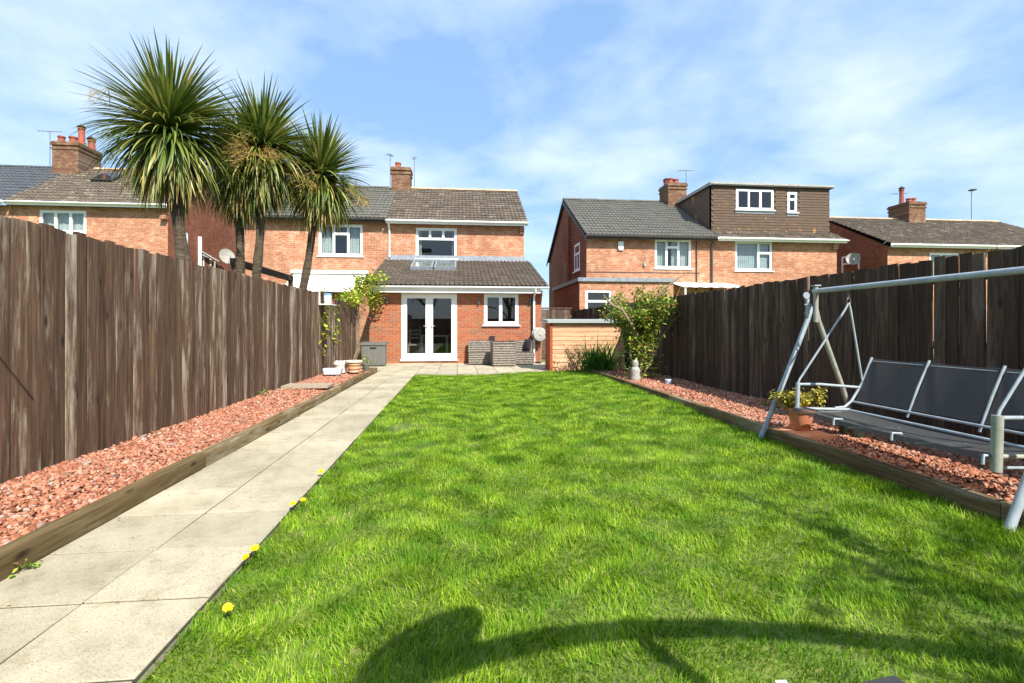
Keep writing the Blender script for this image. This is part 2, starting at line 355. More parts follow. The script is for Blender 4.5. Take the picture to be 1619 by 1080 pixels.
def banded():
    m, t, b = newmat('banded_pot'); v = objvec(t, rand=False); sp = N(t, 'ShaderNodeSeparateXYZ', {0: v})
    w = N(t, 'ShaderNodeMath', {0: sp.outputs[2], 1: 1/.27}, operation='MULTIPLY')
    c = ramp(t, w.outputs[0], [(0, lin('#d9c3a2')), (.16, lin('#e0caa8')), (.2, lin('#8a5530')), (.3, lin('#b9743f')), (.4, lin('#e3cba6')), (.5, lin('#c98a4e')), (.62, lin('#8a5a34')), (.7, lin('#e4d0b2')), (.84, lin('#7d5232')), (.9, lin('#e8d6ba'))])
    t.links.new(c, b.inputs['Base Color']); b.inputs['Roughness'].default_value = .6; return m
MAT['banded'] = banded()
MAT['stonewhite'] = noisy('white_stone', [(.3, '#85827a'), (.7, '#b8b5ac')], 18, rough=.9, bmp=.4)
MAT['blue_tub'] = noisy('pale_blue_plastic', [(.3, '#c3d2de'), (.7, '#d6e2ea')], 5, rough=.5, bmp=0)
MAT['blue'] = noisy('blue_plastic', [(.3, '#4f82b5'), (.7, '#6a9ac6')], 5, rough=.4, bmp=0)
MAT['red'] = noisy('red_plastic', [(.3, '#b03a34'), (.7, '#c44c44')], 5, rough=.4, bmp=0)
MAT['yellow'] = island_ramp('dandelion_petal', [(0, '#e8b70c'), (1, '#f7d21e')], rough=.6)
MAT['cushion'] = noisy('dark_cushion', [(.3, '#262527'), (.7, '#39373a')], 9, rough=.9, bmp=.2)
MAT['glazed'] = noisy('dark_glazed_pot', [(.3, '#2c3a30'), (.7, '#43564a')], 6, rough=.25, bmp=0)
def glass():
    m, t, b = newmat('window_glass'); t.nodes.remove(b)
    fr = N(t, 'ShaderNodeLayerWeight', {'Blend': .5}); pw = N(t, 'ShaderNodeMath', {0: fr.outputs['Facing'], 1: 4.0}, operation='POWER'); mr = N(t, 'ShaderNodeMapRange', {0: pw.outputs[0], 3: .055, 4: .9})
    tp = N(t, 'ShaderNodeBsdfTransparent', {'Color': (.80, .84, .83, 1)}); gl = N(t, 'ShaderNodeBsdfGlossy', {'Roughness': .01})
    ms = N(t, 'ShaderNodeMixShader', {0: mr.outputs[0], 1: tp.outputs[0], 2: gl.outputs[0]})
    t.links.new(ms.outputs[0], t.nodes['Material Output'].inputs['Surface']); return m
MAT['glass'] = glass()
# ================================================================ GROUND
def struct(o, kind='structure'): o['kind'] = kind; return o
struct(MB().quad((-400, -300, -.09), (400, -300, -.09), (400, 900, -.09), (-400, 900, -.09)).build('ground', MAT['ground']))
# lawn: one sheet, rising gently towards the far right edging
def lawn_z(x, y):
    a = min(max((y-4)/5, 0), 1); b = min(max((x-.8)/2.2, 0), 1); e = min(max((x-2.2)/.8, 0), 1)
    return -.035+.06*a*b+.02*e+.012*math.sin(x*1.7+y*.9)*math.sin(y*.6)
LX0, LX1, LY0, LY1 = -1.035, 3.12, -3.0, 12.58
mb = MB(); nx, ny = 24, 70
for j in range(ny+1):
    for i in range(nx+1):
        x = LX0+(LX1-LX0)*i/nx; y = LY0+(LY1-LY0)*j/ny; mb.v.append((x, y, lawn_z(x, y)))
for j in range(ny):
    for i in range(nx):
        a = j*(nx+1)+i; mb.f.append((a, a+1, a+nx+2, a+nx+1))
lawn = struct(mb.build('lawn', MAT['lawn'], smooth=True)); lawn['label'] = 'bright green mown lawn'

# path and patio of square slabs
def slab_mesh(w, l, seed):
    rr = random.Random(seed); m = MB(); h = .05; c = .0015
    pts = [(-w/2, -l/2), (w/2, -l/2), (w/2, l/2), (-w/2, l/2)]
    pts = [(x+rr.uniform(-.003, .003), y+rr.uniform(-.003, .003)) for x, y in pts]
    m.add([(x, y, -h) for x, y in pts]+[(x, y, -c) for x, y in pts]+[(x*(1-2*c/w), y*(1-2*c/l), 0) for x, y in pts],
          [(0, 1, 5, 4), (1, 2, 6, 5), (2, 3, 7, 6), (3, 0, 4, 7), (4, 5, 9, 8), (5, 6, 10, 9), (6, 7, 11, 10), (7, 4, 8, 11), (8, 9, 10, 11)])
    return m.mesh('paving_slab', MAT['slab'])
SLABS = [slab_mesh(.497, .498, s) for s in range(5)]
path = struct(MB().quad((-2.07, -3, -.005), (-1.05, -3, -.005), (-1.05, 12.6, -.005), (-2.07, 12.6, -.005)).build('path', MAT['joint']))
path['label'] = 'two slab wide concrete garden path'
P = .509
def put_slab(par, cx, cy, sx=1, sy=1):
    z = random.uniform(-.0012, .0025)
    mw = Matrix.Translation((cx, cy, z))@Matrix.Rotation(random.uniform(-.006, .006), 4, 'Z')@Matrix.Rotation(random.uniform(-.002, .002), 4, 'X')@Matrix.Diagonal((sx, sy, 1, 1))
    inst('paving_slab', random.choice(SLABS), par, mw)
y = 2.79-P*11
while y+P < 12.62:
    for cx in (-1.812, -1.305): put_slab(path, cx, y+P/2)
    y += P
ypat = y
patio = struct(MB().quad((-3.1, ypat, -.0055), (4.45, ypat, -.0055), (4.45, 16.32, -.0055), (-3.1, 16.32, -.0055)).build('patio', MAT['joint']))
patio['label'] = 'pale slab patio in front of the house'
yy = ypat
while yy < 16.25:
    cx = -1.812-2*.507
    l = min(P, 16.3-yy)
    while cx < 4.3:
        if not (cx < -2.1 and yy < 13.2): put_slab(patio, cx, yy+l/2, 1, l/P)
        cx += .507
    yy += P

# ================================================================ GRAVEL BEDS AND TIMBER EDGING
struct(MB().quad((-3.2, -3, .035), (-2.1, -3, .035), (-2.1, 13.25, .035), (-3.2, 13.25, .035)).build('bed_soil', MAT['soil']))
struct(MB().quad((3.19, -3, .05), (4.7, -3, .05), (4.7, 12.4, .05), (3.19, 12.4, .05)).build('bed_soil', MAT['soil']))
def icosa():
    bm = bmesh.new(); bmesh.ops.create_icosphere(bm, subdivisions=1, radius=1.0)
    v = np.array([p.co[:] for p in bm.verts]); f = np.array([[q.index for q in p.verts] for p in bm.faces]); bm.free(); return v, f
IV, IF = icosa()
def gravel(x0, x1, y0, y1, zfun, dens_fun, size, label):
    pts = []
    y = y0
    while y < y1:
        d = dens_fun(y); step = .5
        n = int(d*(x1-x0)*step)
        px = RNG.uniform(x0, x1, n); py = RNG.uniform(y, y+step, n); pts.append(np.stack([px, py], 1)); y += step
    p = np.concatenate(pts); n = len(p)
    s = size*RNG.lognormal(0, .32, n)*np.clip(1+(p[:, 1]-5)*.02, .9, 1.25)
    z = zfun(p[:, 0], p[:, 1])+RNG.uniform(-.006, .014, n)
    V = IV[None]*(1+RNG.uniform(-.38, .38, (n, len(IV), 1)))
    V = V*np.stack([RNG.uniform(.8, 1.35, n), RNG.uniform(.65, 1.1, n), RNG.uniform(.45, .85, n)], 1)[:, None]*s[:, None, None]
    a = RNG.uniform(0, 6.28, n); b = RNG.uniform(-.7, .7, n); ca, sa, cb, sb = np.cos(a), np.sin(a), np.cos(b), np.sin(b)
    x, y_, zz = V[..., 0].copy(), V[..., 1].copy(), V[..., 2].copy()
    y2 = y_*cb[:, None]-zz*sb[:, None]; z2 = y_*sb[:, None]+zz*cb[:, None]
    V[..., 0] = x*ca[:, None]-y2*sa[:, None]+p[:, 0:1]; V[..., 1] = x*sa[:, None]+y2*ca[:, None]+p[:, 1:2]; V[..., 2] = z2+z[:, None]
    F = (IF[None]+(np.arange(n)*len(IV))[:, None, None]).reshape(-1, 3)
    o = inst('gravel', np_mesh('gravel', V.reshape(-1, 3), F, MAT['gravel']), None, None); o['kind'] = 'stuff'; o['label'] = label; o['category'] = 'gravel'
dens = lambda y: 3800 if y < 4 else (2700 if y < 7 else 1700)
gravel(-3.1, -2.12, .3, 13.2, lambda x, y: .055+.02*np.sin(y*1.3)*np.sin(x*5)+.02*np.clip((-2.4-x), 0, 1), dens, .0128, 'red stone gravel in the bed along the left fence')
gravel(3.21, 4.55, 1.0, 12.3, lambda x, y: .075+.02*np.sin(y*1.7)*np.sin(x*4)-.06*np.clip((x-4.2), 0, 1), lambda y: dens(y)*.8, .0138, 'red stone gravel in the bed along the right fence')

def sleeper(parent, x0, x1, y0, y1, z0, z1, rz=0.0):
    m = MB(); c = .008
    cx, cy = (x0+x1)/2, (y0+y1)/2; hx, hy = (x1-x0)/2, (y1-y0)/2
    prof = [(-hx, z0), (hx, z0), (hx, z1-c), (hx-c, z1), (-hx+c, z1), (-hx, z1-c)]
    n = 6; segs = max(2, int((y1-y0)/.3)); rr = random.Random(int(abs(y0)*100))
    for j in range(segs+1):
        yy = -hy+2*hy*j/segs; dx = rr.uniform(-.004, .004); dz = rr.uniform(-.004, .004)
        for a, z in prof: m.v.append((a+dx, yy, z+(dz if z > z0+.03 else 0)))
    for j in range(segs):
        for k in range(n): m.f.append((j*n+k, j*n+(k+1) % n, (j+1)*n+(k+1) % n, (j+1)*n+k))
    m.f.append(tuple(reversed(range(n)))); m.f.append(tuple(segs*n+k for k in range(n)))
    return m.build('sleeper', MAT['sleeper'], parent, mw=Matrix.Translation((cx, cy, 0))@Matrix.Rotation(rz, 4, 'Z'))
edge_l = thing('timber_edging', 'brown timber sleeper edging between red gravel and slab path', 'edging', (-2.1, 5, 0))
ys = [-2.8, -.4, 2.0, 4.42, 6.8, 9.2, 11.3, 13.24]
for a, b in zip(ys, ys[1:]): sleeper(edge_l, -2.165, -2.072, a+.003, b-.003, -.04, .112+random.uniform(-.004, .004))
sleeper(edge_l, -.5, .5, 0, .1, -.04, .105).matrix_basis = Matrix.Translation((-2.62, 13.3, 0))
edge_r = thing('timber_edging', 'low timber sleeper edging between lawn and gravel under the swing', 'edging', (3.1, 5, 0))
ys = [-2.0, .5, 2.62, 4.9, 7.3, 9.7, 12.3]
for a, b in zip(ys, ys[1:]): sleeper(edge_r, 3.125, 3.205, a+.003, b-.003, -.06, .135+random.uniform(-.006, .004))

# ================================================================ FENCES
def board_mesh(name, w, h, t, mat, seed):
    rr = random.Random(seed); m = MB(); n = 5
    e1 = [rr.uniform(-.004, .004) for _ in range(n)]; e2 = [rr.uniform(-.004, .004) for _ in range(n)]; cup = rr.uniform(-.004, .005)
    for k in range(n):
        z = h*k/(n-1); top = k == n-1
        a, b = -w/2+e1[k], w/2+e2[k]
        dz = rr.uniform(-.01, .006) if top else 0; dz2 = rr.uniform(-.01, .006) if top else 0
        m.v += [(t/2, a, z+dz), (t/2+cup, (a+b)/2, z+(dz+dz2)/2), (t/2, b, z+dz2), (-t/2, b, z+dz2), (-t/2, a, z+dz)]
    for k in range(n-1):
        for q in range(5): m.f.append((k*5+q, k*5+(q+1) % 5, k*5+5+(q+1) % 5, k*5+5+q))
    m.f.append((4, 3, 2, 1, 0)); m.f.append(tuple((n-1)*5+q for q in range(5)))
    return m.mesh(name, mat)
def fence(label, x, y0, y1, zb, ht, mat, side, w=.120, gap=.004, htf=None):
    f = thing('wooden_fence', label, 'fence', (x, (y0+y1)/2, 0))
    var = [board_mesh('board', w, ht, .02, mat, 31*s+int(x*10)) for s in range(7)]
    y = y0
    while y < y1:
        s = random.uniform(.92, 1.1); ww = w*s
        h = (htf(y) if htf else 1)*random.uniform(.993, 1.006)
        mw = Matrix.Translation((x+random.uniform(-.006, .006), y+ww/2, zb+random.uniform(-.01, .01)))@Matrix.Rotation(random.uniform(-.012, .012), 4, 'X')@Matrix.Rotation(random.uniform(-.04, .04), 4, 'Z')
        if random.random() < .5: mw = mw@Matrix.Rotation(math.pi, 4, 'Z')
        inst('board', random.choice(var), f, mw@Matrix.Diagonal((1, s, h, 1)))
        y += ww+gap*random.random()+(random.uniform(0, .005) if random.random() < .2 else 0)
    for z in (.35, .95, 1.6):
        MB().box(x+side*.018, x+side*.06, y0, y1, zb+z*ht/1.85, zb+z*ht/1.85+.07).build('rail', MAT['rail'], f)
    yy = y0
    while yy <= y1:
        MB().box(x+side*.061, x+side*.15, yy-.045, yy+.045, -.1, zb+ht*.99).build('post', MAT['rail'], f); yy += 2.4
    return f
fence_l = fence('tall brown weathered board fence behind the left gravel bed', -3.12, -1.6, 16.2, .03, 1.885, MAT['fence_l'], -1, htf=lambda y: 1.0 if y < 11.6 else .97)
fence_r = fence('board fence coloured darker for its shaded face behind the swing seat', 4.58, -1.0, 20.0, .02, 1.79, MAT['fence_r'], 1)

# ================================================================ HOUSES
def wall_y(x0, x1, z0, z1, y, th, holes, mat, name, parent):
    """wall facing -Y with rectangular openings (x0,x1,z0,z1)"""
    m = MB(); xs = sorted({x0, x1, *[h[0] for h in holes], *[h[1] for h in holes]}); zs = sorted({z0, z1, *[h[2] for h in holes], *[h[3] for h in holes]})
    for a, b in zip(xs, xs[1:]):
        for c, d in zip(zs, zs[1:]):
            mx, mz = (a+b)/2, (c+d)/2
            if any(h[0] < mx < h[1] and h[2] < mz < h[3] for h in holes): continue
            m.quad((a, y, c), (b, y, c), (b, y, d), (a, y, d)); m.quad((b, y+th, c), (a, y+th, c), (a, y+th, d), (b, y+th, d))
    for (a, b, c, d) in holes:
        m.quad((a, y, c), (a, y+th, c), (b, y+th, c), (b, y, c)); m.quad((a, y, d), (b, y, d), (b, y+th, d), (a, y+th, d))
        m.quad((a, y, c), (a, y, d), (a, y+th, d), (a, y+th, c)); m.quad((b, y, c), (b, y+th, c), (b, y+th, d), (b, y, d))
    return m.build(name, mat, parent)
def window(parent, mw, w, h, panes, label=None, sill=True, curtain=None, blinds=False, ow=.055, sw=.045, depth=.07, name='window'):
    """local frame: x right, z up, -y outwards, origin lower left; panes = fractions (x0,x1,z0,z1)"""
    m = MB(); d0, d1 = -.02, depth-.02
    m.box(0, w, d0, d1, 0, ow); m.box(0, w, d0, d1, h-ow, h); m.box(0, ow, d0, d1, ow, h-ow); m.box(w-ow, w, d0, d1, ow, h-ow)
    iw, ih = w-2*ow, h-2*ow; gl = []
    for p in panes:
        a, b, c, d = ow+iw*p[0], ow+iw*p[1], ow+ih*p[2], ow+ih*p[3]; e = d0-(.012 if len(p) > 4 else -.006)
        m.box(a+.001, b-.001, e, d1-.004, c+.001, c+sw); m.box(a+.001, b-.001, e, d1-.004, d-sw, d-.001)
        m.box(a+.001, a+sw, e, d1-.004, c+sw, d-sw); m.box(b-sw, b-.001, e, d1-.004, c+sw, d-sw); gl.append((a+sw, b-sw, c+sw, d-sw))
    o = m.build(name, MAT['white'], parent, mw=mw)
    for a, b, c, d in gl:
        MB().box(a-.003, b+.003, .012, .018, c-.003, d+.003).build('pane', MAT['glass'], o, mw=mw)
    if sill: MB().box(-.06, w+.06, -.10, .0, -.045, -.003).build('sill', MAT['white'], o, mw=mw)
    if curtain:
        for (a, b) in curtain:
            c = MB(); n = 26
            for i in range(n+1):
                x = w*(a+(b-a)*i/n); yy = .16+.022*math.sin(i*1.55)+.008*math.sin(i*.7)
                c.v += [(x, yy, .03), (x, yy*.96, h-.03)]
            for i in range(n): c.f.append((2*i, 2*i+2, 2*i+3, 2*i+1))
            c.build('curtain', MAT['curtain'], o, smooth=True, mw=mw)
    if blinds:
        for i in range(int(w*blinds[2]/.09)):
            x = w*blinds[0]+i*.09*(blinds[1]-blinds[0])/blinds[2]
            if x < w*blinds[1]-.05: MB().box(x+.003, x+.082, .12, .124, .05, h-.05).build('blind_slat', MAT['blind'], o, mw=mw@Matrix.Rotation(.0, 4, 'Z'))
    return o
def facing_x(x, y, z, sgn):
    # window on a side wall whose outside is towards sgn*X ; local -y -> sgn*X
    return Matrix.Translation((x, y, z))@Matrix.Rotation(R(90)*sgn, 4, 'Z')
def tile_mesh(w, l, mat, roll=.034, name='roof_tile'):
    m = MB(); xs = [0, .10, .2, .5, .6, .7, 1.0]; hs = [0, roll, 0, 0, roll, 0, 0]
    tl = .042
    for yy, up in ((0, tl), (l, 0)):
        for a, b in zip(xs, hs): m.v.append((a*w, yy, b+up))
    for a, b in zip(xs, hs): m.v.append((a*w, .001, max(b+tl-.038, -.004)))
    for i in range(6): m.f.append((i, i+1, i+8, i+7)); m.f.append((i+14, i+15, i+1, i))
    return m.mesh(name, mat)
def tiled_roof(parent, x0, x1, ye, ze, yr, zr, tw, gauge, mat, under=MAT['fascia_dark'], back=True, skip=None, yb=None, roll=.034):
    """rear slope with single tiles from eave (ye,ze) to ridge (yr,zr)"""
    L = math.hypot(yr-ye, zr-ze); p = math.atan2(zr-ze, yr-ye)
    m = MB().quad((x0, ye, ze-.02), (x1, ye, ze-.02), (x1, yr, zr-.02), (x0, yr, zr-.02))
    if back:
        yb = yb or 2*yr-ye; m.quad((x1, yb, ze-.02), (x0, yb, ze-.02), (x0, yr, zr-.02), (x1, yr, zr-.02))
    roof = m.build('roof', under if not back else mat, parent)
    nc = max(1, round((x1-x0)/tw)); tw = (x1-x0)/nc; nr = max(1, round(L/gauge)); gauge = L/nr
    tm = tile_mesh(tw*1.0, gauge*1.12, mat, roll); dirv = Vector((0, math.cos(p), math.sin(p)))
    for j in range(nr):
        for i in range(nc):
            pos = Vector((x0+i*tw, ye, ze))+dirv*(j*gauge)
            if skip and skip(pos.x+tw/2, pos.y+dirv.y*gauge/2): continue
            mw = Matrix.Translation(pos+Vector((0, random.uniform(-.006, .006), random.uniform(-.003, .004))))@Matrix.Rotation(p, 4, 'X')@Matrix.Rotation(random.uniform(-.008, .008), 4, 'Z')
            inst('roof_tile', tm, roof, mw)
    return roof
def ridge(parent, x0, x1, y, z, mat):
    n = max(1, int((x1-x0)/.42)); L = (x1-x0)/n; m = MB(); k = 7
    for a in (0, L*.985):
        for q in range(k): an = math.pi*q/(k-1); m.v.append((a, -.13*math.cos(an), .09*math.sin(an)))
    for q in range(k-1): m.f.append((q, q+1, k+q+1, k+q))
    m.f.append(tuple(range(k))); m.f.append(tuple(range(2*k-1, k-1, -1)))
    me = m.mesh('ridge_tile', mat)
    for i in range(n): inst('ridge_tile', me, parent, Matrix.Translation((x0+i*L, y, z-.03+random.uniform(-.006, .006)))@Matrix.Rotation(random.uniform(-.01, .01), 4, 'Y'))
def gutter(parent, x0, x1, y, z, mat=None, fascia=True, fh=.15, fmat=None):
    m = MB(); k = 6; r = .058
    for x in (x0, x1):
        for q in range(k+1): an = math.pi+math.pi*q/k; m.v.append((x, y+r*math.cos(an), z+r*math.sin(an)))
        for q in range(k, -1, -1): an = math.pi+math.pi*q/k; m.v.append((x, y+(r-.006)*math.cos(an), z+(r-.006)*math.sin(an)))
    n = 2*k+2
    for q in range(n): m.f.append((q, (q+1) % n, n+(q+1) % n, n+q))
    m.f.append(tuple(range(n))); m.f.append(tuple(range(2*n-1, n-1, -1)))
    m.build('gutter', mat or MAT['white'], parent)
    if fascia: MB().box(x0+.02, x1-.02, y+.062, y+.085, z-fh+.03, z+.05).build('fascia', fmat or MAT['white'], parent)
def chimney(parent, x, y, zb, zt, w, d, pots, name='chimney'):
    m = MB(); m.box(x-w/2, x+w/2, y-d/2, y+d/2, zb, zt-.33); m.box(x-w/2-.035, x+w/2+.035, y-d/2-.035, y+d/2+.035, zt-.329, zt-.25)
    m.box(x-w/2-.0, x+w/2, y-d/2, y+d/2, zt-.249, zt-.16); m.box(x-w/2-.05, x+w/2+.05, y-d/2-.05, y+d/2+.05, zt-.159, zt-.06); m.box(x-w/2-.02, x+w/2+.02, y-d/2-.02, y+d/2+.02, zt-.059, zt)
    c = m.build(name, MAT['chim_y'], parent)
    for dx, dy, r, h, cap in pots:
        pr = [(r*1.12, 0), (r*1.12, .05), (r, .07), (r*.88, h-.08), (r*1.08, h-.06), (r*1.08, h), (r*.8, h), (r*.8, h-.04)]
        MB().lathe(pr, (x+dx, y+dy, zt-.002), 14).build('chimney_pot', MAT['pot_red'], c, smooth=True)
        if cap: MB().lathe([(r*.5, h-.05), (r*.5, h+.03), (r*1.35, h+.05), (r*.3, h+.16), (.01, h+.18)], (x+dx, y+dy, zt), 12).build('cowl', MAT['fascia_dark'], c, smooth=True)
    MB().prism([(-d/2-.1, zb+.0), (d/2+.1, zb+.0), (d/2+.03, zb+.22), (-d/2-.03, zb+.22)], x-w/2-.02, x+w/2+.02, 'x').build('flashing', MAT['lead'], c)
    return c
def gable(parent, x, y0, yr, y1, ze, zr, th, sgn, zb=-.1):
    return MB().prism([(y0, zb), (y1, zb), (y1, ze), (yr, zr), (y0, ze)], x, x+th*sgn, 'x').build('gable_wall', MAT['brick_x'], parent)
def downpipe(parent, x, y, z0, z1, mat=None, off=.0):
    MB().tube([(x, y-.32, z1+.04), (x, y-.30, z1-.06), (x, y-.07, z1-.3), (x, y-.07, z0)], .036, 10).build('downpipe', mat or MAT['white'], parent, smooth=True)
def aerial(name, label, x, y, z0, z1, yaw, n=6, L=.8):
    m = MB(); m.tube([(x, y, z0), (x, y, z1)], .014, 6)
    d = Vector((math.cos(yaw), math.sin(yaw), .12)); e = Vector((-math.sin(yaw), math.cos(yaw), 0)); c = Vector((x, y, z1-.03))
    m.tube([c-d*L*.5, c+d*L*.5], .011, 6)
    for i in range(n):
        q = c+d*L*(-.45+.9*i/(n-1)); m.tube([q-e*.16*(1-.5*i/n), q+e*.16*(1-.5*i/n)], .006, 5)
    o = m.build(name, MAT['steel']); tag(o, label, 'aerial', 'roof aerials'); return o
def dish(parent, c, nrm, r):
    n = Vector(nrm).normalized(); q = n.to_track_quat('Z', 'Y').to_matrix().to_4x4(); mw = Matrix.Translation(c)@q
    m = MB().lathe([(.01, 0), (r*.5, .02), (r*.85, .055), (r, .08), (r, .09), (r*.85, .065), (r*.5, .03), (.01, .01)], (0, 0, 0), 20)
    m.tube([(0, -r, .05), (0, -r*.3, r*1.0)], .012, 6); m.tube([(0, 0, 0), (0, 0, -.22)], .02, 8); m.box(-.03, .03, -r*.3-.03, -r*.3+.03, r*.95, r*1.08)
    return m.build('satellite_dish', MAT['stonewhite'], parent, smooth=True, mw=mw)

YW = 20.4      # rear walls of the left and centre pairs
# ---- house A (outer half of the far left pair)
ha = thing('brick_house', 'brick house with charcoal tiled roof at the outer side of the skylight house', 'house', (-19, 24, 0))
wall_y(-21.7, -16.32, -.1, 5.62, YW, .2, [], MAT['brick_y'], 'wall', ha)
tiled_roof(ha, -20.6, -16.32, 20.1, 5.72, 23.6, 7.95, .33, .34, MAT['tile_slate'])
MB().box(-21.7, -16.32, 26.9, 27.1, -.1, 5.6).build('wall', MAT['brick_y'], ha)
gutter(ha, -20.6, -16.36, 20.03, 5.70)
ridge(ha, -20.6, -17.2, 23.6, 7.97, MAT['tile_slate'])
# ---- house B
hb = thing('brick_house', 'brick house behind the palms with chimney of red pots and roof skylight', 'house', (-13.6, 24, 0))
wb = (-15.42, -13.8, 4.2, 5.48)
wall_y(-16.3, -10.95, -.1, 5.62, YW, .2, [wb], MAT['brick_y'], 'wall', hb)
window(hb, Matrix.Translation((wb[0], YW+.05, wb[2])), wb[1]-wb[0], wb[3]-wb[2], [(0, .33, .38, 1, 1), (.33, .67, .38, 1, 1), (.67, 1, .38, 1, 1), (0, .33, 0, .38), (.33, .67, 0, .38), (.67, 1, 0, .38)], curtain=[(.02, .98)])
gable(hb, -10.95, YW+.001, 23.6, 26.9, 5.62, 7.86, .2, -1)
MB().box(-16.3, -10.95, 26.9, 27.1, -.1, 5.6).build('wall', MAT['brick_y'], hb)
MB().box(-16.3, -11.15, 20.6, 26.9, 2.6, 2.8).build('upper_floor', MAT['floor_in'], hb)
rb = tiled_roof(hb, -16.3, -10.85, 20.1, 5.72, 23.6, 7.95, .3, .3, MAT['tile_brown'])
ridge(hb, -15.6, -10.85, 23.6, 7.97, MAT['ridge']); gutter(hb, -16.3, -10.8, 20.03, 5.70)
chimney(hb, -16.25, 23.5, 7.4, 8.85, 1.0, 1.35, [(-.3, -.45, .13, .28, 0), (.05, -.3, .15, .32, 0), (.1, .1, .13, .85, 1), (.3, .4, .14, .45, 1)])
sk = MB(); sk.box(0, .8, 0, .75, .04, .10); slope_b = Matrix.Translation((-14.75, 22.05, 7.02))@Matrix.Rotation(math.atan2(2.23, 3.5), 4, 'X')
so_ = sk.build('skylight', MAT['fascia_dark'], hb, mw=slope_b); MB().box(.06, .74, .06, .69, .101, .108).build('pane', MAT['glass'], so_, mw=slope_b)
mbq = MB()
for k in range(3): mbq.box(-11.13-.0, -10.93, 20.28+.0-.05*(2-k), 20.398, 5.2+k*.085, 5.27+k*.085)
mbq.build('corbel', MAT['brick_y'], hb)
window(hb, facing_x(-10.95, 21.05, 3.7, 1), .75, 1.25, [(0, 1, 0, 1)], name='window')
window(hb, facing_x(-10.95, 23.05, 2.6, 1), .7, 1.7, [(0, 1, .6, 1), (0, 1, 0, .6)], name='window')
MB().tube([(-10.86, 22.6, 0), (-10.86, 22.6, 4.95)], .075, 12).build('soil_pipe', MAT['white'], hb, smooth=True)
MB().tube([(-10.86, 22.6, 4.35), (-10.86, 24.3, 4.1)], .045, 10).build('waste_pipe', MAT['white'], hb, smooth=True)
MB().tube([(-10.86, 23.9, 0), (-10.86, 23.9, 4.15)], .035, 10).build('waste_pipe', MAT['stonewhite'], hb, smooth=True)
dish(hb, (-10.55, 24.3, 4.35), (.75, -.6, .25), .36)
# ---- house C (left half of the centre pair)
hc = thing('brick_house', 'brick house with grey roof, white awning and net curtained window', 'house', (-5.5, 24, 0))
wc = (-5.44, -3.76, 3.93, 5.17)
wall_y(-8.26, -2.782, -.1, 5.3, YW, .2, [wc], MAT['brick_y'], 'wall', hc)
window(hc, Matrix.Translation((wc[0], YW+.05, wc[2])), wc[1]-wc[0], wc[3]-wc[2], [(0, .33, 0, 1), (.33, .68, .72, 1, 1), (.33, .68, 0, .72), (.68, 1, 0, 1)], curtain=[(.03, .33), (.68, .97)])
gable(hc, -8.26, YW+.001, 23.8, 27.1, 5.3, 7.42, .2, 1)
MB().box(-8.26, -2.782, 27.1, 27.3, -.1, 5.3).build('wall', MAT['brick_y'], hc); MB().box(-2.79, -2.75, 20.6, 27.1, -.1, 5.2).build('party_wall', MAT['plaster'], hc)
MB().box(-8.05, -2.8, 20.6, 27.1, 2.6, 2.8).build('upper_floor', MAT['floor_in'], hc)
tiled_roof(hc, -8.36, -2.8, 20.1, 5.38, 23.8, 7.55, .32, .33, MAT['tile_grey'])
ridge(hc, -8.36, -3.2, 23.8, 7.57, MAT['tile_grey']); gutter(hc, -8.36, -2.86, 20.03, 5.34, MAT['fascia_dark'], fmat=MAT['fascia_dark'])
aw = MB(); n = 12
for i in range(n+1):
    x = -6.35+(2.75)*i/n
    for (yy, zz) in ((20.38, 3.22), (19.2, 2.62), (19.18, 2.45)): aw.v.append((x, yy, zz+(.012*math.sin(i*1.3) if yy < 20 else 0)))
for i in range(n): aw.f.append((3*i, 3*i+3, 3*i+4, 3*i+1)); aw.f.append((3*i+1, 3*i+4, 3*i+5, 3*i+2))
awo = aw.build('awning', MAT['offwhite'], hc, smooth=True); MB().box(-6.42, -3.52, 20.2, 20.39, 3.22, 3.34).build('awning_cassette', MAT['white'], awo)
for x in (-6.3, -3.65): MB().tube([(x, 20.4, 2.7), (x, 19.25, 2.6)], .025, 8).build('awning_arm', MAT['white'], awo)
# ---- house D (the subject) with its extension
hd = thing('brick_house', 'brick house with white french doors and a tiled lean-to extension', 'house', (0, 22, 0))
wd = (-1.70, -.08, 3.88, 5.10)
wall_y(-2.778, 2.63, -.1, 5.3, YW, .2, [wd], MAT['brick_y'], 'wall', hd)
window(hd, Matrix.Translation((wd[0], YW+.05, wd[2])), wd[1]-wd[0], wd[3]-wd[2], [(0, .33, .66, 1), (.33, .68, .66, 1, 1), (.68, 1, .66, 1), (0, 1, 0, .66)], curtain=[(.04, .13), (.88, .96)])
gable(hd, 2.63, YW+.001, 23.8, 27.1, 5.3, 7.42, .2, -1)
MB().box(-2.75, 2.63, 27.1, 27.3, -.1, 5.3).build('wall', MAT['brick_y'], hd)
MB().box(-2.74, 2.42, 20.6, 27.1, 2.6, 2.8).build('upper_floor', MAT['floor_in'], hd)
MB().box(-2.74, 2.42, 20.7, 26.9, 5.0, 5.1).build('ceiling', MAT['plaster'], hd)
tiled_roof(hd, -2.8, 2.75, 20.1, 5.36, 23.8, 7.55, .3, .3, MAT['tile_brown'])
ridge(hd, -2.3, 2.75, 23.8, 7.57, MAT['ridge']); gutter(hd, -2.84, 2.78, 20.03, 5.31)
downpipe(hd, -2.72, YW, 3.9, 5.27)
mbq = MB()
for k in range(3): mbq.box(2.45, 2.635+.03*k*0, 20.30-.03*k, 20.398, 4.93+k*.085, 5.0+k*.085)
mbq.build('corbel', MAT['brick_y'], hd)
chimney(hd, -2.62, 23.75, 7.15, 8.42, .85, .75, [(-.15, -.1, .13, .26, 0), (.2, .1, .11, .12, 0)])
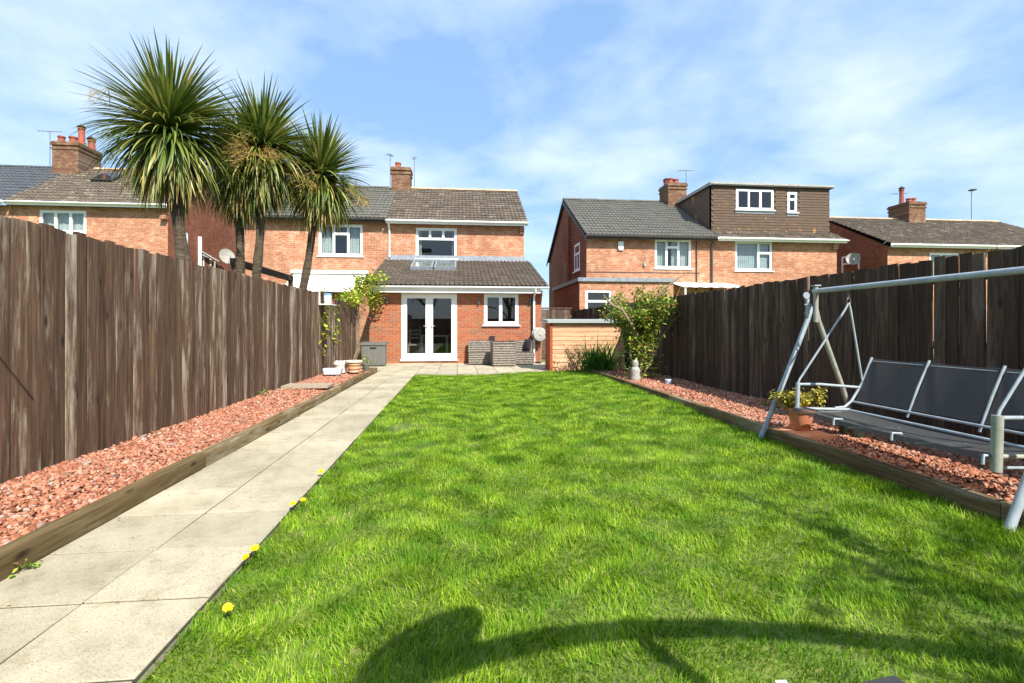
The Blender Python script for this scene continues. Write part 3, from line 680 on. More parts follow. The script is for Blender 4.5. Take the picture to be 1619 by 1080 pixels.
# extension: mortar wall with single bricks
EY = 16.3; EX0, EX1 = -2.80, 2.68; ETOP = 2.36
door_h = (-1.81, -.06, .13, 2.235); win_h = (.81, 1.92, 1.22, 2.21)
ext = wall_y(EX0, EX1, -.05, ETOP, EY, .22, [door_h, win_h], MAT['mortar'], 'extension_wall', hd)
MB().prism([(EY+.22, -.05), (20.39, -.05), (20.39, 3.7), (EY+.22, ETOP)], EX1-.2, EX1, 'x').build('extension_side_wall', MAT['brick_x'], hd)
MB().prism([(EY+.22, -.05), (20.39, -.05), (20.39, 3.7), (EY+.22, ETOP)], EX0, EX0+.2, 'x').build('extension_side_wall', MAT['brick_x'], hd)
MB().box(EX0+.2, EX1-.2, EY+.22, 20.39, .05, .1).build('inside_floor', MAT['floor_in'], hd)
# stretcher-bond courses
bw, bh, bd, mj = .215, .065, .03, .010
def brick_box(w):
    c = .004; m = MB(); a, b = -w/2, w/2
    m.add([(a, 0, 0), (b, 0, 0), (b, 0, bh), (a, 0, bh), (a+c, -bd, c), (b-c, -bd, c), (b-c, -bd, bh-c), (a+c, -bd, bh-c)],
          [(4, 5, 6, 7), (0, 1, 5, 4), (1, 2, 6, 5), (2, 3, 7, 6), (3, 0, 4, 7)]); return m
BMESH = brick_box(bw).mesh('brick', MAT['brick_new']); CACHE = {}
allb = []
rows = int((ETOP+.02)/(bh+mj))
for r in range(rows):
    z = .0+r*(bh+mj); x = EX0-(.1125 if r % 2 else 0)
    while x < EX1:
        a, b = max(x, EX0), min(x+bw, EX1); segs = [(a, b)]
        for h in (door_h, win_h):
            if z+bh > h[2]+.012 and z < h[3]-.012:
                ns = []
                for (p, q) in segs:
                    if q <= h[0] or p >= h[1]: ns.append((p, q)); continue
                    if p < h[0]-.03: ns.append((p, h[0]-.004))
                    if q > h[1]+.03: ns.append((h[1]+.004, q))
                segs = ns
        for p, q in segs:
            if q-p > .03: allb.append((p, q, z))
        x += bw+mj
allb.sort(key=lambda s: ((s[0]+s[1])/2)**2+(s[2]-1.15)**2)
rest = MB()
for i, (p, q, z) in enumerate(allb):
    w = round(q-p, 3); mw = Matrix.Translation(((p+q)/2, EY+.022+random.uniform(-.002, .002), z))
    if i < 300:
        if w not in CACHE: CACHE[w] = BMESH if abs(w-bw) < .002 else brick_box(w).mesh('brick', MAT['brick_new'])
        inst('brick', CACHE[w], ext, mw)
    else:
        t = brick_box(w); rest.add([mw@Vector(v) for v in t.v], t.f)
rest.build('brickwork', MAT['brick_new'], ext)['kind'] = 'stuff'
# lean-to roof
RY0, RZ0, RY1, RZ1 = 15.92, 2.46, 20.36, 3.80
skyl = [(-1.72, -.93), (-.88, -.09)]
tiled_roof(hd, -2.86, 2.84, RY0, RZ0, RY1, RZ1, .3, .318, MAT['tile_dark'], back=False, roll=.045,
           skip=lambda x, y: any(a-.05 < x < b+.05 for a, b in skyl) and 18.25 < y < 19.85)
pr = math.atan2(RZ1-RZ0, RY1-RY0)
for a, b in skyl:
    mw = Matrix.Translation((a, 18.28, RZ0+(18.28-RY0)*math.tan(pr)))@Matrix.Rotation(pr, 4, 'X'); L = 1.62; w = b-a
    m = MB(); fr = .07
    m.box(0, w, 0, fr, .0, .13); m.box(0, w, L-fr, L, .0, .13); m.box(0, fr, fr, L-fr, .0, .13); m.box(w-fr, w, fr, L-fr, .0, .13)
    so_ = m.build('roof_window', MAT['lead'], hd, mw=mw); MB().box(fr-.005, w-fr+.005, fr-.005, L-fr+.005, .07, .078).build('pane', MAT['glass'], so_, mw=mw)
    MB().box(fr, w-fr, fr, L-fr, .03, .035).build('blind', MAT['offwhite'], so_, mw=mw)
MB().prism([(20.1, 3.74), (20.396, 3.82), (20.396, 4.0), (20.385, 4.0), (20.37, 3.86), (20.1, 3.77)], -2.8, 2.66, 'x').build('flashing', MAT['lead'], hd)
gutter(hd, -2.92, 2.86, 15.86, 2.41, fascia=False)
MB().box(-2.72, 2.60, 15.935, 15.96, 2.225, 2.44).build('fascia', MAT['white'], hd); MB().box(-2.72, 2.60, 15.961, 16.27, 2.225, 2.24).build('soffit', MAT['white'], hd)
mbq = MB()
for k in range(4): mbq.box(2.48, 2.684, 16.25-.06*k, 16.29, 1.98+k*.085, 2.05+k*.085)
mbq.build('corbel', MAT['brick_new'], hd)
MB().tube([(2.42, 15.86, 2.36), (2.42, 15.9, 2.25), (2.42, 16.2, 2.1), (2.42, 16.2, .03)], .036, 10).build('downpipe', MAT['white'], hd, smooth=True)
MB().tube([(2.36, 16.24, .03), (2.36, 16.24, 2.1)], .022, 8).build('waste_pipe', MAT['dark'], hd, smooth=True)
# french doors
dw, dh = door_h[1]-door_h[0], door_h[3]-door_h[2]
dmw = Matrix.Translation((door_h[0], EY+.02, door_h[2]))
fd = window(hd, dmw, dw, dh, [(0, .5, 0, 1, 1), (.5, 1, 0, 1, 1)], sill=False, ow=.06, sw=.115, name='french_doors')
MB().box(-.03, dw+.03, -.075, .02, -.06, -.002).build('threshold', MAT['white'], fd, mw=dmw)
for sx in (-1, 1):
    hx = dw/2+sx*.065; m = MB().box(hx-.016, hx+.016, -.05, -.031, .93, 1.15); m.tube([(hx, -.05, 1.05), (hx, -.085, 1.05), (hx+sx*.11, -.085, 1.05)], .011, 8); m.build('handle', MAT['stonewhite'], fd, mw=dmw)
wmw = Matrix.Translation((win_h[0], EY+.02, win_h[2]))
window(hd, wmw, win_h[1]-win_h[0], win_h[3]-win_h[2], [(0, .48, 0, 1), (.48, 1, 0, 1, 1)], sill=True, sw=.05)
for x, z in ((-2.24, 2.02), (.63, 2.0), (2.30, 2.02)):
    m = MB().lathe([(.028, -.09), (.028, .09)], (x, EY-.075, z), 12); m.box(x-.025, x+.025, EY-.05, EY-.009, z-.03, z+.03); m.lathe([(.024, -.12), (.024, -.092)], (x, EY-.075, z), 12)
    m.build('wall_light', MAT['steel'], hd, smooth=True)
MB().box(.99, 1.15, EY-.08, EY-.009, .70, .86).box(1.02, 1.05, EY-.1, EY-.081, .66, .70).box(1.08, 1.11, EY-.1, EY-.081, .66, .70).build('outdoor_socket', MAT['dark'], hd)
# ---- house E (left half of the right pair)
YR = 20.6
he = thing('brick_house', 'brick house with grey roof, alarm box and shaded gable beside the tile hung dormer house', 'house', (8, 25, 0))
we = (8.23, 9.84, 3.63, 4.86)
wall_y(5.28, 10.83, -.4, 4.86, YR, .2, [we], MAT['brick_y'], 'wall', he)
window(he, Matrix.Translation((we[0], YR+.05, we[2])), we[1]-we[0], we[3]-we[2], [(0, .31, 0, 1), (.31, .66, .75, 1, 1), (.31, .66, 0, .75), (.66, 1, 0, 1)], curtain=[(.02, .36), (.5, .98)])
gable(he, 5.28, YR+.001, 24.9, 29.2, 4.86, 7.4, .2, 1, zb=-.4)
MB().box(5.28, 10.83, 29.2, 29.4, -.4, 4.86).build('wall', MAT['brick_y'], he); MB().box(10.81, 10.829, 20.8, 29.2, -.4, 4.8).build('party_wall', MAT['plaster'], he)
MB().box(5.5, 10.8, 20.8, 29.2, 2.3, 2.5).build('upper_floor', MAT['floor_in'], he)
tiled_roof(he, 5.18, 10.86, 20.28, 4.94, 24.9, 7.53, .335, .345, MAT['tile_grey'])
MB().prism([(20.28, 4.86), (24.9, 7.45), (29.5, 4.86), (29.5, 4.72), (24.9, 7.31), (20.28, 4.72)], 5.14, 5.18, 'x').build('bargeboard', MAT['fascia_dark'], he)
ridge(he, 5.18, 10.4, 24.9, 7.55, MAT['tile_grey']); gutter(he, 5.18, 10.8, 20.21, 4.9, MAT['fascia_dark'], fmat=MAT['fascia_dark'])
mbq = MB()
for k in range(3): mbq.box(5.276, 5.52, YR-.08-.03*k, YR-.002, 4.55+k*.085, 4.62+k*.085)
mbq.build('corbel', MAT['brick_y'], he)
chimney(he, 10.85, 24.8, 7.1, 8.35, .95, 1.1, [(-.22, -.2, .13, .3, 0), (.08, -.15, .14, .28, 0), (.25, .2, .13, .26, 0), (-.25, .25, .13, .3, 1)])
m = MB(); m.box(6.62, 6.84, YR-.09, YR-.002, 4.42, 4.72); m.box(6.64, 6.82, YR-.075, YR-.002, 4.36, 4.419); m.build('alarm_box', MAT['white'], he)
MB().box(7.72, 7.8, YR-.09, YR-.002, 3.7, 3.85).build('vent_outlet', MAT['stonewhite'], he)
MB().box(5.29, 10.2, YR-.014, YR-.002, 3.42, 3.455).build('cable', MAT['fascia_dark'], he)
for x in (10.05,): MB().tube([(x, YR-.04, -.2), (x, YR-.04, 4.8)], .025, 8).build('waste_pipe', MAT['fascia_dark'], he)
MB().tube([(10.72, YR-.28, 4.86), (10.72, YR-.06, 4.6), (10.72, YR-.06, -.2)], .045, 8).build('downpipe', MAT['fascia_dark'], he)
window(he, facing_x(5.28, 22.75, 3.65, -1), 1.0, 1.22, [(0, 1, .65, 1), (0, .5, 0, .65), (.5, 1, 0, .65)])
MB().box(5.16, 5.279, 23.6, 23.95, -.2, 6.4).build('chimney_breast', MAT['brick_x'], he)
MB().tube([(5.2, 24.4, 1.5), (5.2, 24.4, 4.3)], .04, 8).build('waste_pipe', MAT['stonewhite'], he)
# single-storey flat roofed wrap-around extension of house E
wx = (4.98, 6.05, 1.35, 2.62)
wall_y(4.74, 8.6, -.4, 2.95, 19.6, .2, [wx], MAT['brick_y'], 'side_extension_wall', he)
window(he, Matrix.Translation((wx[0], 19.65, wx[2])), wx[1]-wx[0], wx[3]-wx[2], [(0, 1, .66, 1, 1), (0, 1, 0, .66)])
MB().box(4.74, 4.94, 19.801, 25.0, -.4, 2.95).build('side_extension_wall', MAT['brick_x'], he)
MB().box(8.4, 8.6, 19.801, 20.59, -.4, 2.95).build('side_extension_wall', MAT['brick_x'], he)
MB().box(4.66, 8.7, 19.5, 20.595, 2.951, 3.10).box(4.66, 5.279, 20.596, 25.1, 2.951, 3.10).build('flat_roof', MAT['lead'], he)
can = MB()
for i in range(13):
    x = 8.9+2.6*i/12
    for (yy, zz) in ((20.58, 3.02), (19.2, 2.72)): can.v.append((x, yy, zz+(.02 if i % 2 else 0)))
for i in range(12): can.f.append((2*i, 2*i+2, 2*i+3, 2*i+1))
cano = can.build('canopy', MAT['offwhite'], he)
for x in (8.95, 11.45): MB().box(x-.03, x+.03, 19.25, 19.31, -.1, 2.7).build('canopy_post', MAT['white'], cano)
# ---- house F (right half, dormer)
hf = thing('brick_house', 'brick house with brown tile hung box dormer', 'house', (13.6, 25, 0))
wf = (11.8, 13.5, 3.57, 4.84)
wall_y(10.832, 16.5, -.4, 4.86, YR, .2, [wf], MAT['brick_y'], 'wall', hf)
window(hf, Matrix.Translation((wf[0], YR+.05, wf[2])), wf[1]-wf[0], wf[3]-wf[2], [(0, .64, 0, 1), (.64, 1, .62, 1, 1), (.64, 1, 0, .62)], blinds=(.04, .96, .92))
MB().prism([(YR+.001, -.4), (29.2, -.4), (29.2, 4.86), (24.9, 7.4), (YR+.001, 4.86)], 16.3, 16.5, 'x').build('gable_wall', MAT['brick_x'], hf)
MB().box(10.85, 16.5, 29.2, 29.4, -.4, 4.86).build('wall', MAT['brick_y'], hf); MB().box(10.85, 16.3, 20.8, 29.2, 2.3, 2.5).build('upper_floor', MAT['floor_in'], hf)
MB().box(10.85, 16.3, 21.0, 28, 4.9, 5.0).build('loft_floor', MAT['floor_in'], hf)
m = MB().quad((16.6, 29.5, 4.9), (10.87, 29.5, 4.9), (10.87, 24.9, 7.5), (16.6, 24.9, 7.5)); m.build('roof', MAT['tile_brown'], hf)
tiled_roof(hf, 10.88, 16.62, 20.28, 4.94, 20.95, 5.32, .3, .33, MAT['tile_brown'], back=False)
gutter(hf, 10.84, 16.75, 20.21, 4.9)
mbq = MB()
for k in range(3): mbq.box(16.26, 16.504, YR-.08-.03*k, YR-.002, 4.55+k*.085, 4.62+k*.085)
mbq.build('corbel', MAT['brick_y'], hf)
DY = 20.95; DX0, DX1, DZ0, DZ1 = 10.9, 16.42, 5.25, 7.28
d1 = (12.02, 13.76, 6.27, 7.18); d2 = (14.42, 14.86, 6.2, 7.1)
dorm = wall_y(DX0, DX1, DZ0, DZ1, DY, .15, [d1, d2], MAT['fascia_dark'], 'dormer', hf)
MB().prism([(DY+.15, 5.3), (24.7, 7.28), (DY+.15, 7.28)], DX0, DX0+.12, 'x').build('dormer_cheek', MAT['hung_tile'], hf)
MB().prism([(DY+.15, 5.3), (24.7, 7.28), (DY+.15, 7.28)], DX1-.12, DX1, 'x').build('dormer_cheek', MAT['hung_tile'], hf)
MB().box(DX0-.1, DX1+.1, DY-.16, 24.95, DZ1+.001, DZ1+.11).build('dormer_roof', MAT['fascia_dark'], hf)
MB().box(DX0-.11, DX1+.11, DY-.175, DY-.161, DZ1+.05, DZ1+.13).build('dormer_trim', MAT['stonewhite'], hf)
MB().prism([(DY-.16, DZ1+.0), (24.9, DZ1+.0), (24.9, DZ1+.13), (DY-.16, DZ1+.13)], DX0-.125, DX0-.101, 'x').build('dormer_trim', MAT['stonewhite'], hf)
g = .118; z = DZ0+.02; k = 0
tp = MB().add([(0, 0, 0), (.158, 0, 0), (.158, -.012, 0), (0, -.012, 0), (0, .0, g*1.25), (.158, .0, g*1.25), (.158, -.0115, g*1.25), (0, -.0115, g*1.25)], [(0, 3, 2, 1), (3, 7, 6, 2), (0, 4, 7, 3), (1, 2, 6, 5), (4, 5, 6, 7)])
hang = []
while z < DZ1-.06:
    x = DX0-(.08 if k % 2 else 0)
    while x < DX1:
        cx = x+.08
        if DX0-.02 < x and x+.16 < DX1+.02 and not any(h[0]-.06 < cx < h[1]+.06 and h[2]-.12 < z+.06 < h[3]+.05 for h in (d1, d2)):
            hang.append((x, z))
        x += .16
    z += g; k += 1
# 300 single hanging tiles nearest the windows, the rest as one sheet of tiles
hang.sort(key=lambda s: (s[0]-13)**2+(s[1]-6.3)**2); tpm = tp.mesh('hung_tile', MAT['hung_tile']); rest = MB()
for i, (x, z) in enumerate(hang):
    mw = Matrix.Translation((x, DY-.022, z))@Matrix.Rotation(-.14+random.uniform(-.02, .02), 4, 'X')
    if i < 300: inst('hung_tile', tpm, dorm, mw)
    else: rest.add([mw@Vector(v) for v in tp.v], tp.f)
rest.build('hung_tiling', MAT['hung_tile'], dorm)['kind'] = 'stuff'
for h, pn in ((d1, [(0, .33, 0, 1, 1), (.33, .66, 0, 1), (.66, 1, 0, 1, 1)]), (d2, [(0, 1, .66, 1, 1), (0, 1, 0, .66)])):
    window(hf, Matrix.Translation((h[0], DY-.01, h[2])), h[1]-h[0], h[3]-h[2], pn, blinds=None if h is d1 else None, curtain=None)
    MB().box(h[0]-.05, h[1]+.05, DY-.045, DY-.0, h[2]-.16, h[2]-.05).build('flashing', MAT['lead'], hf)
# ---- houses G and H (far right pair)
YG = 21.0
hg = thing('brick_house', 'brown roofed brick house with shaded gable window behind the dark fence', 'house', (21.9, 25, 0))
wg = (21.4, 22.9, 3.4, 4.55)
wall_y(19.3, 24.5, -.4, 4.8, YG, .2, [wg], MAT['brick_y'], 'wall', hg)
window(hg, Matrix.Translation((wg[0], YG+.05, wg[2])), 1.5, 1.15, [(0, .4, 0, 1), (.4, 1, 0, 1)], curtain=[(.03, .97)])
gable(hg, 19.3, YG+.001, 25.0, 29.0, 4.8, 6.82, .2, 1, zb=-.4); MB().box(19.3, 24.5, 29, 29.2, -.4, 4.8).build('wall', MAT['brick_y'], hg); MB().box(19.52, 24.4, 21.2, 29, 2.3, 2.5).build('upper_floor', MAT['floor_in'], hg)
tiled_roof(hg, 19.2, 24.5, 20.7, 4.88, 25.0, 6.95, .3, .31, MAT['tile_brown']); ridge(hg, 19.2, 23.6, 25, 6.97, MAT['ridge']); gutter(hg, 19.18, 24.46, 20.63, 4.84)
mbq = MB()
for k in range(3): mbq.box(19.296, 19.54, YG-.08-.03*k, YG-.002, 4.5+k*.085, 4.57+k*.085)
mbq.build('corbel', MAT['brick_y'], hg)
window(hg, facing_x(19.3, 23.75, 3.55, -1), 1.15, 1.15, [(0, 1, .68, 1), (0, 1, 0, .68)])
chimney(hg, 24.0, 24.9, 6.6, 7.75, .95, 1.3, [(-.3, -.45, .13, .2, 0), (-.15, .15, .12, .85, 1), (.1, -.3, .13, .26, 0), (.32, .0, .13, .28, 0)])
dish(hg, (18.95, 22.6, 4.42), (-.55, -.8, .2), .3)
hh = thing('brick_house', 'brown roofed brick house adjoining at the far end of the row', 'house', (27, 25, 0))
wall_y(24.502, 29.5, -.4, 4.8, YG, .2, [], MAT['brick_y'], 'wall', hh)
MB().prism([(YG+.001, -.4), (29.0, -.4), (29.0, 4.8), (25.0, 6.82), (YG+.001, 4.8)], 29.3, 29.5, 'x').build('gable_wall', MAT['brick_x'], hh); MB().box(24.502, 29.5, 29, 29.2, -.4, 4.8).build('wall', MAT['brick_y'], hh)
tiled_roof(hh, 24.53, 29.6, 20.7, 4.88, 25.0, 6.95, .3, .31, MAT['tile_brown']); ridge(hh, 24.6, 29.6, 25, 6.97, MAT['ridge']); gutter(hh, 24.5, 29.6, 20.63, 4.84)
# ================================================================ GRASS
def grass(n_by_band):
    VV, FF = [], []; base = 0
    for (y0, y1, dens, hmin, hmax, wd) in n_by_band:
        n = int((LX1-LX0)*(y1-y0)*dens)
        x = RNG.uniform(LX0-.015, LX1+.01, n); y = RNG.uniform(y0, y1, n)
        # clumpy: drop part of the blades where a coarse pattern is low
        cl = .5+.5*np.sin(x*7.1+3*np.sin(y*3.3))*np.sin(y*6.3+2.1*np.sin(x*4.7))
        bare = np.exp(-(((x+.62)/.28)**2+((y-6.0)/.22)**2))+.8*np.exp(-(((x-.65)/.3)**2+((y-11.4)/.16)**2))
        keep = (RNG.random(n) < .55+.45*cl)&(RNG.random(n) > bare*1.1)
        x, y, cl = x[keep], y[keep], cl[keep]
        ne = int((y1-y0)*260); x = np.concatenate([x, LX0+RNG.uniform(-.03, .04, ne)]); y = np.concatenate([y, RNG.uniform(y0, y1, ne)]); cl = np.concatenate([cl, RNG.random(ne)]); n = len(x)
        z = np.array([lawn_z(a, b) for a, b in zip(x, y)])-.004
        h = RNG.uniform(hmin, hmax, n)*(.75+.5*cl)*(1+.5*np.clip((x-2.75)/.3, 0, 1)); az = 2.5*np.sin(x*5.3+1.7*np.sin(y*4.1))+2.5*np.sin(y*5.9+1.3*np.sin(x*6.2))+RNG.normal(0, .9, n); lean = np.abs(RNG.normal(0, .55, n))+.25
        wdir = az+RNG.uniform(-.9, .9, n)+np.pi/2; w = wd*RNG.uniform(.7, 1.3, n)/2
        dx, dy = np.cos(az), np.sin(az); wx, wy = np.cos(wdir)*w, np.sin(wdir)*w
        l1, l2 = h*.5*np.sin(lean*.6), h*np.sin(lean*.6)*.5+h*.5*np.sin(np.minimum(lean*1.5, 1.45))
        z1, z2 = h*.5*np.cos(lean*.6), h*.5*np.cos(lean*.6)+h*.5*np.cos(np.minimum(lean*1.5, 1.45))
        P = np.zeros((n, 5, 3))
        P[:, 0] = np.stack([x-wx, y-wy, z], 1); P[:, 1] = np.stack([x+wx, y+wy, z], 1)
        P[:, 2] = np.stack([x+dx*l1-wx*.85, y+dy*l1-wy*.85, z+z1], 1); P[:, 3] = np.stack([x+dx*l1+wx*.85, y+dy*l1+wy*.85, z+z1], 1)
        P[:, 4] = np.stack([x+dx*l2, y+dy*l2, z+z2], 1)
        f = np.array([[0, 1, 3], [0, 3, 2], [2, 3, 4]])
        FF.append((f[None]+(base+np.arange(n)*5)[:, None, None]).reshape(-1, 3)); VV.append(P.reshape(-1, 3)); base += n*5
    o = inst('grass', np_mesh('grass', np.concatenate(VV), np.concatenate(FF), MAT['grass']), None, None)
    tag(o, 'short bright green grass blades covering the lawn', 'grass', kind='stuff')
grass([(-.6, 1.2, 4500, .035, .07, .0045), (1.2, 3.2, 16000, .025, .055, .0042), (3.2, 5.5, 11000, .025, .055, .005), (5.5, 8.5, 6500, .028, .058, .0065), (8.5, 12.6, 4200, .03, .06, .009)])

def leaf_cloud(pts, size, mat, name, parent, droop=.3, seed=1, aspect=.5):
    """single leaf blades (folded diamonds) at the points"""
    g = np.random.default_rng(seed); p = np.asarray(pts, dtype=float); n = len(p)
    az = g.uniform(0, 2*np.pi, n); el = g.uniform(-.9, .7, n)-droop*.3; s = size*g.uniform(.6, 1.35, n)
    d = np.stack([np.cos(az)*np.cos(el), np.sin(az)*np.cos(el), np.sin(el)], 1)
    side = np.stack([-np.sin(az), np.cos(az), g.uniform(-.6, .6, n)], 1); side /= np.linalg.norm(side, axis=1)[:, None]
    nr = np.cross(d, side)
    V = np.zeros((n, 6, 3)); s1 = s[:, None]
    V[:, 0] = p; V[:, 1] = p+d*s1*.45+side*s1*aspect*.5+nr*s1*.08; V[:, 2] = p+d*s1; V[:, 3] = p+d*s1*.45-side*s1*aspect*.5+nr*s1*.08
    V[:, 4] = p+d*s1*.8+side*s1*aspect*.28+nr*s1*.02; V[:, 5] = p+d*s1*.8-side*s1*aspect*.28+nr*s1*.02
    f = np.array([[0, 1, 2], [0, 2, 3], [1, 4, 2], [3, 2, 5]])
    F = (f[None]+(np.arange(n)*6)[:, None, None]).reshape(-1, 3)
    o = inst(name, np_mesh(name, V.reshape(-1, 3), F, mat), parent, None)
    return o

# ================================================================ CORDYLINE PALMS
def palm_leaf_mesh(e0, droop, w, seed):
    rr = random.Random(seed); m = MB(); n = 9; x = z = 0.0; a = e0; tw = rr.uniform(-.3, .3)
    pts = []
    for k in range(n+1):
        pts.append((x, z, a)); a -= droop*(.3+1.4*k/n)/n; x += math.cos(a)/n; z += math.sin(a)/n
    for k, (px, pz, pa) in enumerate(pts):
        t = k/n; ww = w*(.55+.9*t if t < .35 else (.865*(1-((t-.35)/.65)**1.6)))*.5+.0008
        nx_, nz_ = -math.sin(pa), math.cos(pa)
        m.v += [(px+nx_*ww*.35, -ww, pz+nz_*ww*.35), (px, tw*ww*.2, pz), (px+nx_*ww*.35, ww, pz+nz_*ww*.35)]
    for k in range(n):
        for q in range(2): m.f.append((3*k+q, 3*k+q+1, 3*k+4+q, 3*k+3+q))
    return m.mesh('leaf', MAT['palm_leaf'], smooth=True)
PL = []
for e0, dr in ((85, .12), (75, .15), (62, .2), (50, .28), (38, .36), (25, .5), (12, .7), (0, .9), (-15, .95), (-35, .8), (-55, .45)):
    for q in range(2): PL.append((e0, palm_leaf_mesh(R(e0), dr*(1+.35*q),   .046, e0*7+q)))
def panicle(parent, c, rx, rz, n, seed):
    rr = random.Random(seed); m = MB(); c = Vector(c)
    def twig(p, d, L, r, lvl):
        q = p+d*L; m.tube([p, (p+q)/2+Vector((0, 0, -.01*L)), q], [r, r*.85, r*.6], 3, caps=False)
        if lvl > 0:
            for _ in range(5 if lvl == 2 else 4):
                t = rr.uniform(.25, 1); nd = (d+Vector((rr.uniform(-1, 1), rr.uniform(-1, 1), rr.uniform(-.8, .5)))*.9).normalized(); twig(p+(q-p)*t, nd, L*rr.uniform(.4, .65), r*.65, lvl-1)
    for _ in range(n):
        d = Vector((rr.uniform(-1, 1)*rx, rr.uniform(-1, 1)*rx, rr.uniform(-.7, .6)*rz)).normalized(); twig(c, d, rr.uniform(.6, 1.0)*rx*.7, .006, 2)
    return m.build('flower_panicle', MAT['panicle'], parent)
def palm(label, base_pts, head, L, nleaf, pan, seed, skirt=1.0):
    rr = random.Random(seed); hx, hy, hz = head
    t = thing('cordyline_palm', label, 'palm', (base_pts[0][0], base_pts[0][1], -.05), 'cordyline palms behind the fence')
    for bi, b in enumerate(base_pts):
        pts = []; rad = []; n = 16
        for k in range(n+1):
            f = k/n; x = b[0]+(hx-b[0])*(f**1.3)+.03*math.sin(f*9+seed+bi*2); y = b[1]+(hy-b[1])*(f**1.3); z = -.09+(hz-.1+.09)*f
            pts.append((x, y, z)); rad.append((.105-.04*f+.007*math.sin(k*2.3))*(b[2] if len(b) > 2 else 1))
        MB().tube(pts, rad, 12).build('trunk', MAT['trunk'], t, smooth=True)
    hp = Vector(head)
    for i in range(nleaf):
        u = rr.random()
        ang = 88-150*u**.82
        mesh = min(PL, key=lambda q: abs(q[0]-ang)+rr.random()*9)[1]
        az = rr.uniform(0, 2*math.pi); s = L*rr.uniform(.68, 1.1)*(.86 if ang > 62 else 1.0 if ang > -25 else .88)
        off = Vector((math.cos(az)*.06, math.sin(az)*.06, .22*(ang/90)))
        mw = Matrix.Translation(hp+off)@Matrix.Rotation(az, 4, 'Z')@Matrix.Rotation(rr.uniform(-.45, .45), 4, 'X')@Matrix.Rotation(rr.uniform(-.16, .16), 4, 'Y')@Matrix.Diagonal((s, s*rr.uniform(.8, 1.1), s, 1))
        inst('leaf', mesh, t, mw)
    # inner mass of leaves and dry skirt, joined
    V, F = [], []; b = 0; src = [(np.array([v.co[:] for v in q.vertices]), np.array([list(p.vertices) for p in q.polygons]), e) for e, q in PL]
    for kind, cnt in (('leaf_mass', int(nleaf*2.2)), ('dry_leaf_skirt', int(nleaf*.9*skirt))):
        V, F, b = [], [], 0
        for i in range(cnt):
            ang = max(-72, min(70, rr.gauss(5, 36))) if kind == 'leaf_mass' else rr.uniform(-75, -25)
            vv, ff, e = min(src, key=lambda q: abs(q[2]-ang)+rr.random()*10); s = L*rr.uniform(.65, 1.08)*(1 if kind == 'leaf_mass' else .85); az = rr.uniform(0, 6.283)
            zoff = .2*(ang/90) if kind == 'leaf_mass' else -rr.uniform(.05, .35)
            q = vv*np.array([s, s*.95, s]); ca, sa = math.cos(az), math.sin(az)
            q = np.stack([q[:, 0]*ca-q[:, 1]*sa+hx, q[:, 0]*sa+q[:, 1]*ca+hy, q[:, 2]+hz+zoff], 1); V.append(q); F.append(ff+b); b += len(q)
        o = inst(kind, np_mesh(kind, np.concatenate(V), np.concatenate(F), MAT['palm'] if kind == 'leaf_mass' else MAT['dead_leaf'], True), t, None); o['kind'] = 'stuff'
    for c, rx, rz, n in pan: panicle(t, c, rx, rz, n, seed+5)
    return t
palm('tallest cordyline palm with two trunks and the largest leaf head', [(-4.5, 9.0), (-4.32, 9.05, .75)], (-4.84, 9.06, 4.42), 1.38, 298, [((-5.75, 9.0, 5.1), .45, .5, 4)], 3)
palm('cordyline palm with a straight dark trunk crowded between two taller heads', [(-4.36, 10.5)], (-4.28, 10.5, 4.3), 1.2, 240, [], 9)
palm('cordyline palm with orange flower stalks under an upright head', [(-4.02, 10.45)], (-3.86, 10.45, 4.6), 1.27, 290, [((-3.75, 9.75, 4.32), .75, .35, 34)], 14)
palm('leaning cordyline palm at the end of the palm row', [(-3.58, 11.35)], (-2.98, 11.3, 4.34), 1.25, 280, [((-3.1, 10.6, 4.15), .62, .5, 26), ((-2.15, 11.2, 3.95), .5, .45, 14)], 21)

# ================================================================ SHRUBS
def grow(rr, p, d, L, r, lvl, segs, tips, up=.25):
    pts = [p]; n = 4
    for k in range(n):
        d = (d+Vector((rr.uniform(-.3, .3), rr.uniform(-.3, .3), rr.uniform(-.12, .3)*up*2))).normalized(); p = p+d*L/n; pts.append(p)
        if lvl <= 1: tips.append((p, r))
    segs.append((pts, [r*(1-.14*k) for k in range(n+1)]))
    if lvl > 0:
        for _ in range(rr.randint(3, 4)):
            k = rr.randint(1, n); nd = (d+Vector((rr.uniform(-1, 1), rr.uniform(-1, 1), rr.uniform(-.3, .8)))*.75).normalized(); grow(rr, pts[k], nd, L*rr.uniform(.55, .8), r*.6, lvl-1, segs, tips, up)
def shrub(name, label, cat, base, stems, L, r, lvl, per_tip, spread, size, mat, seed, aspect=.5, squash=None, group=None, extra=()):
    rr = random.Random(seed); t = thing(name, label, cat, base, group); segs, tips = [], []
    for dx, dy, dz in stems: grow(rr, Vector(base)+Vector((dx*.08, dy*.08, 0)), Vector((dx, dy, dz)).normalized(), L, r, lvl, segs, tips)
    m = MB()
    for pts, rad in segs: m.tube(pts, rad, 5 if rad[0] < .02 else 8)
    m.build('branches', MAT['bark'], t, smooth=True)
    pts = []
    for p, q in tips:
        for _ in range(per_tip):
            a = Vector((rr.gauss(0, 1), rr.gauss(0, 1), rr.gauss(0, 1)))*spread; pts.append(p+a)
    if squash: pts = [p for p in pts if squash(p)]
    pts += [Vector(p) for p in extra]
    leaf_cloud(pts, size, mat, 'foliage', t, seed=seed, aspect=aspect)['kind'] = 'stuff'
    return t
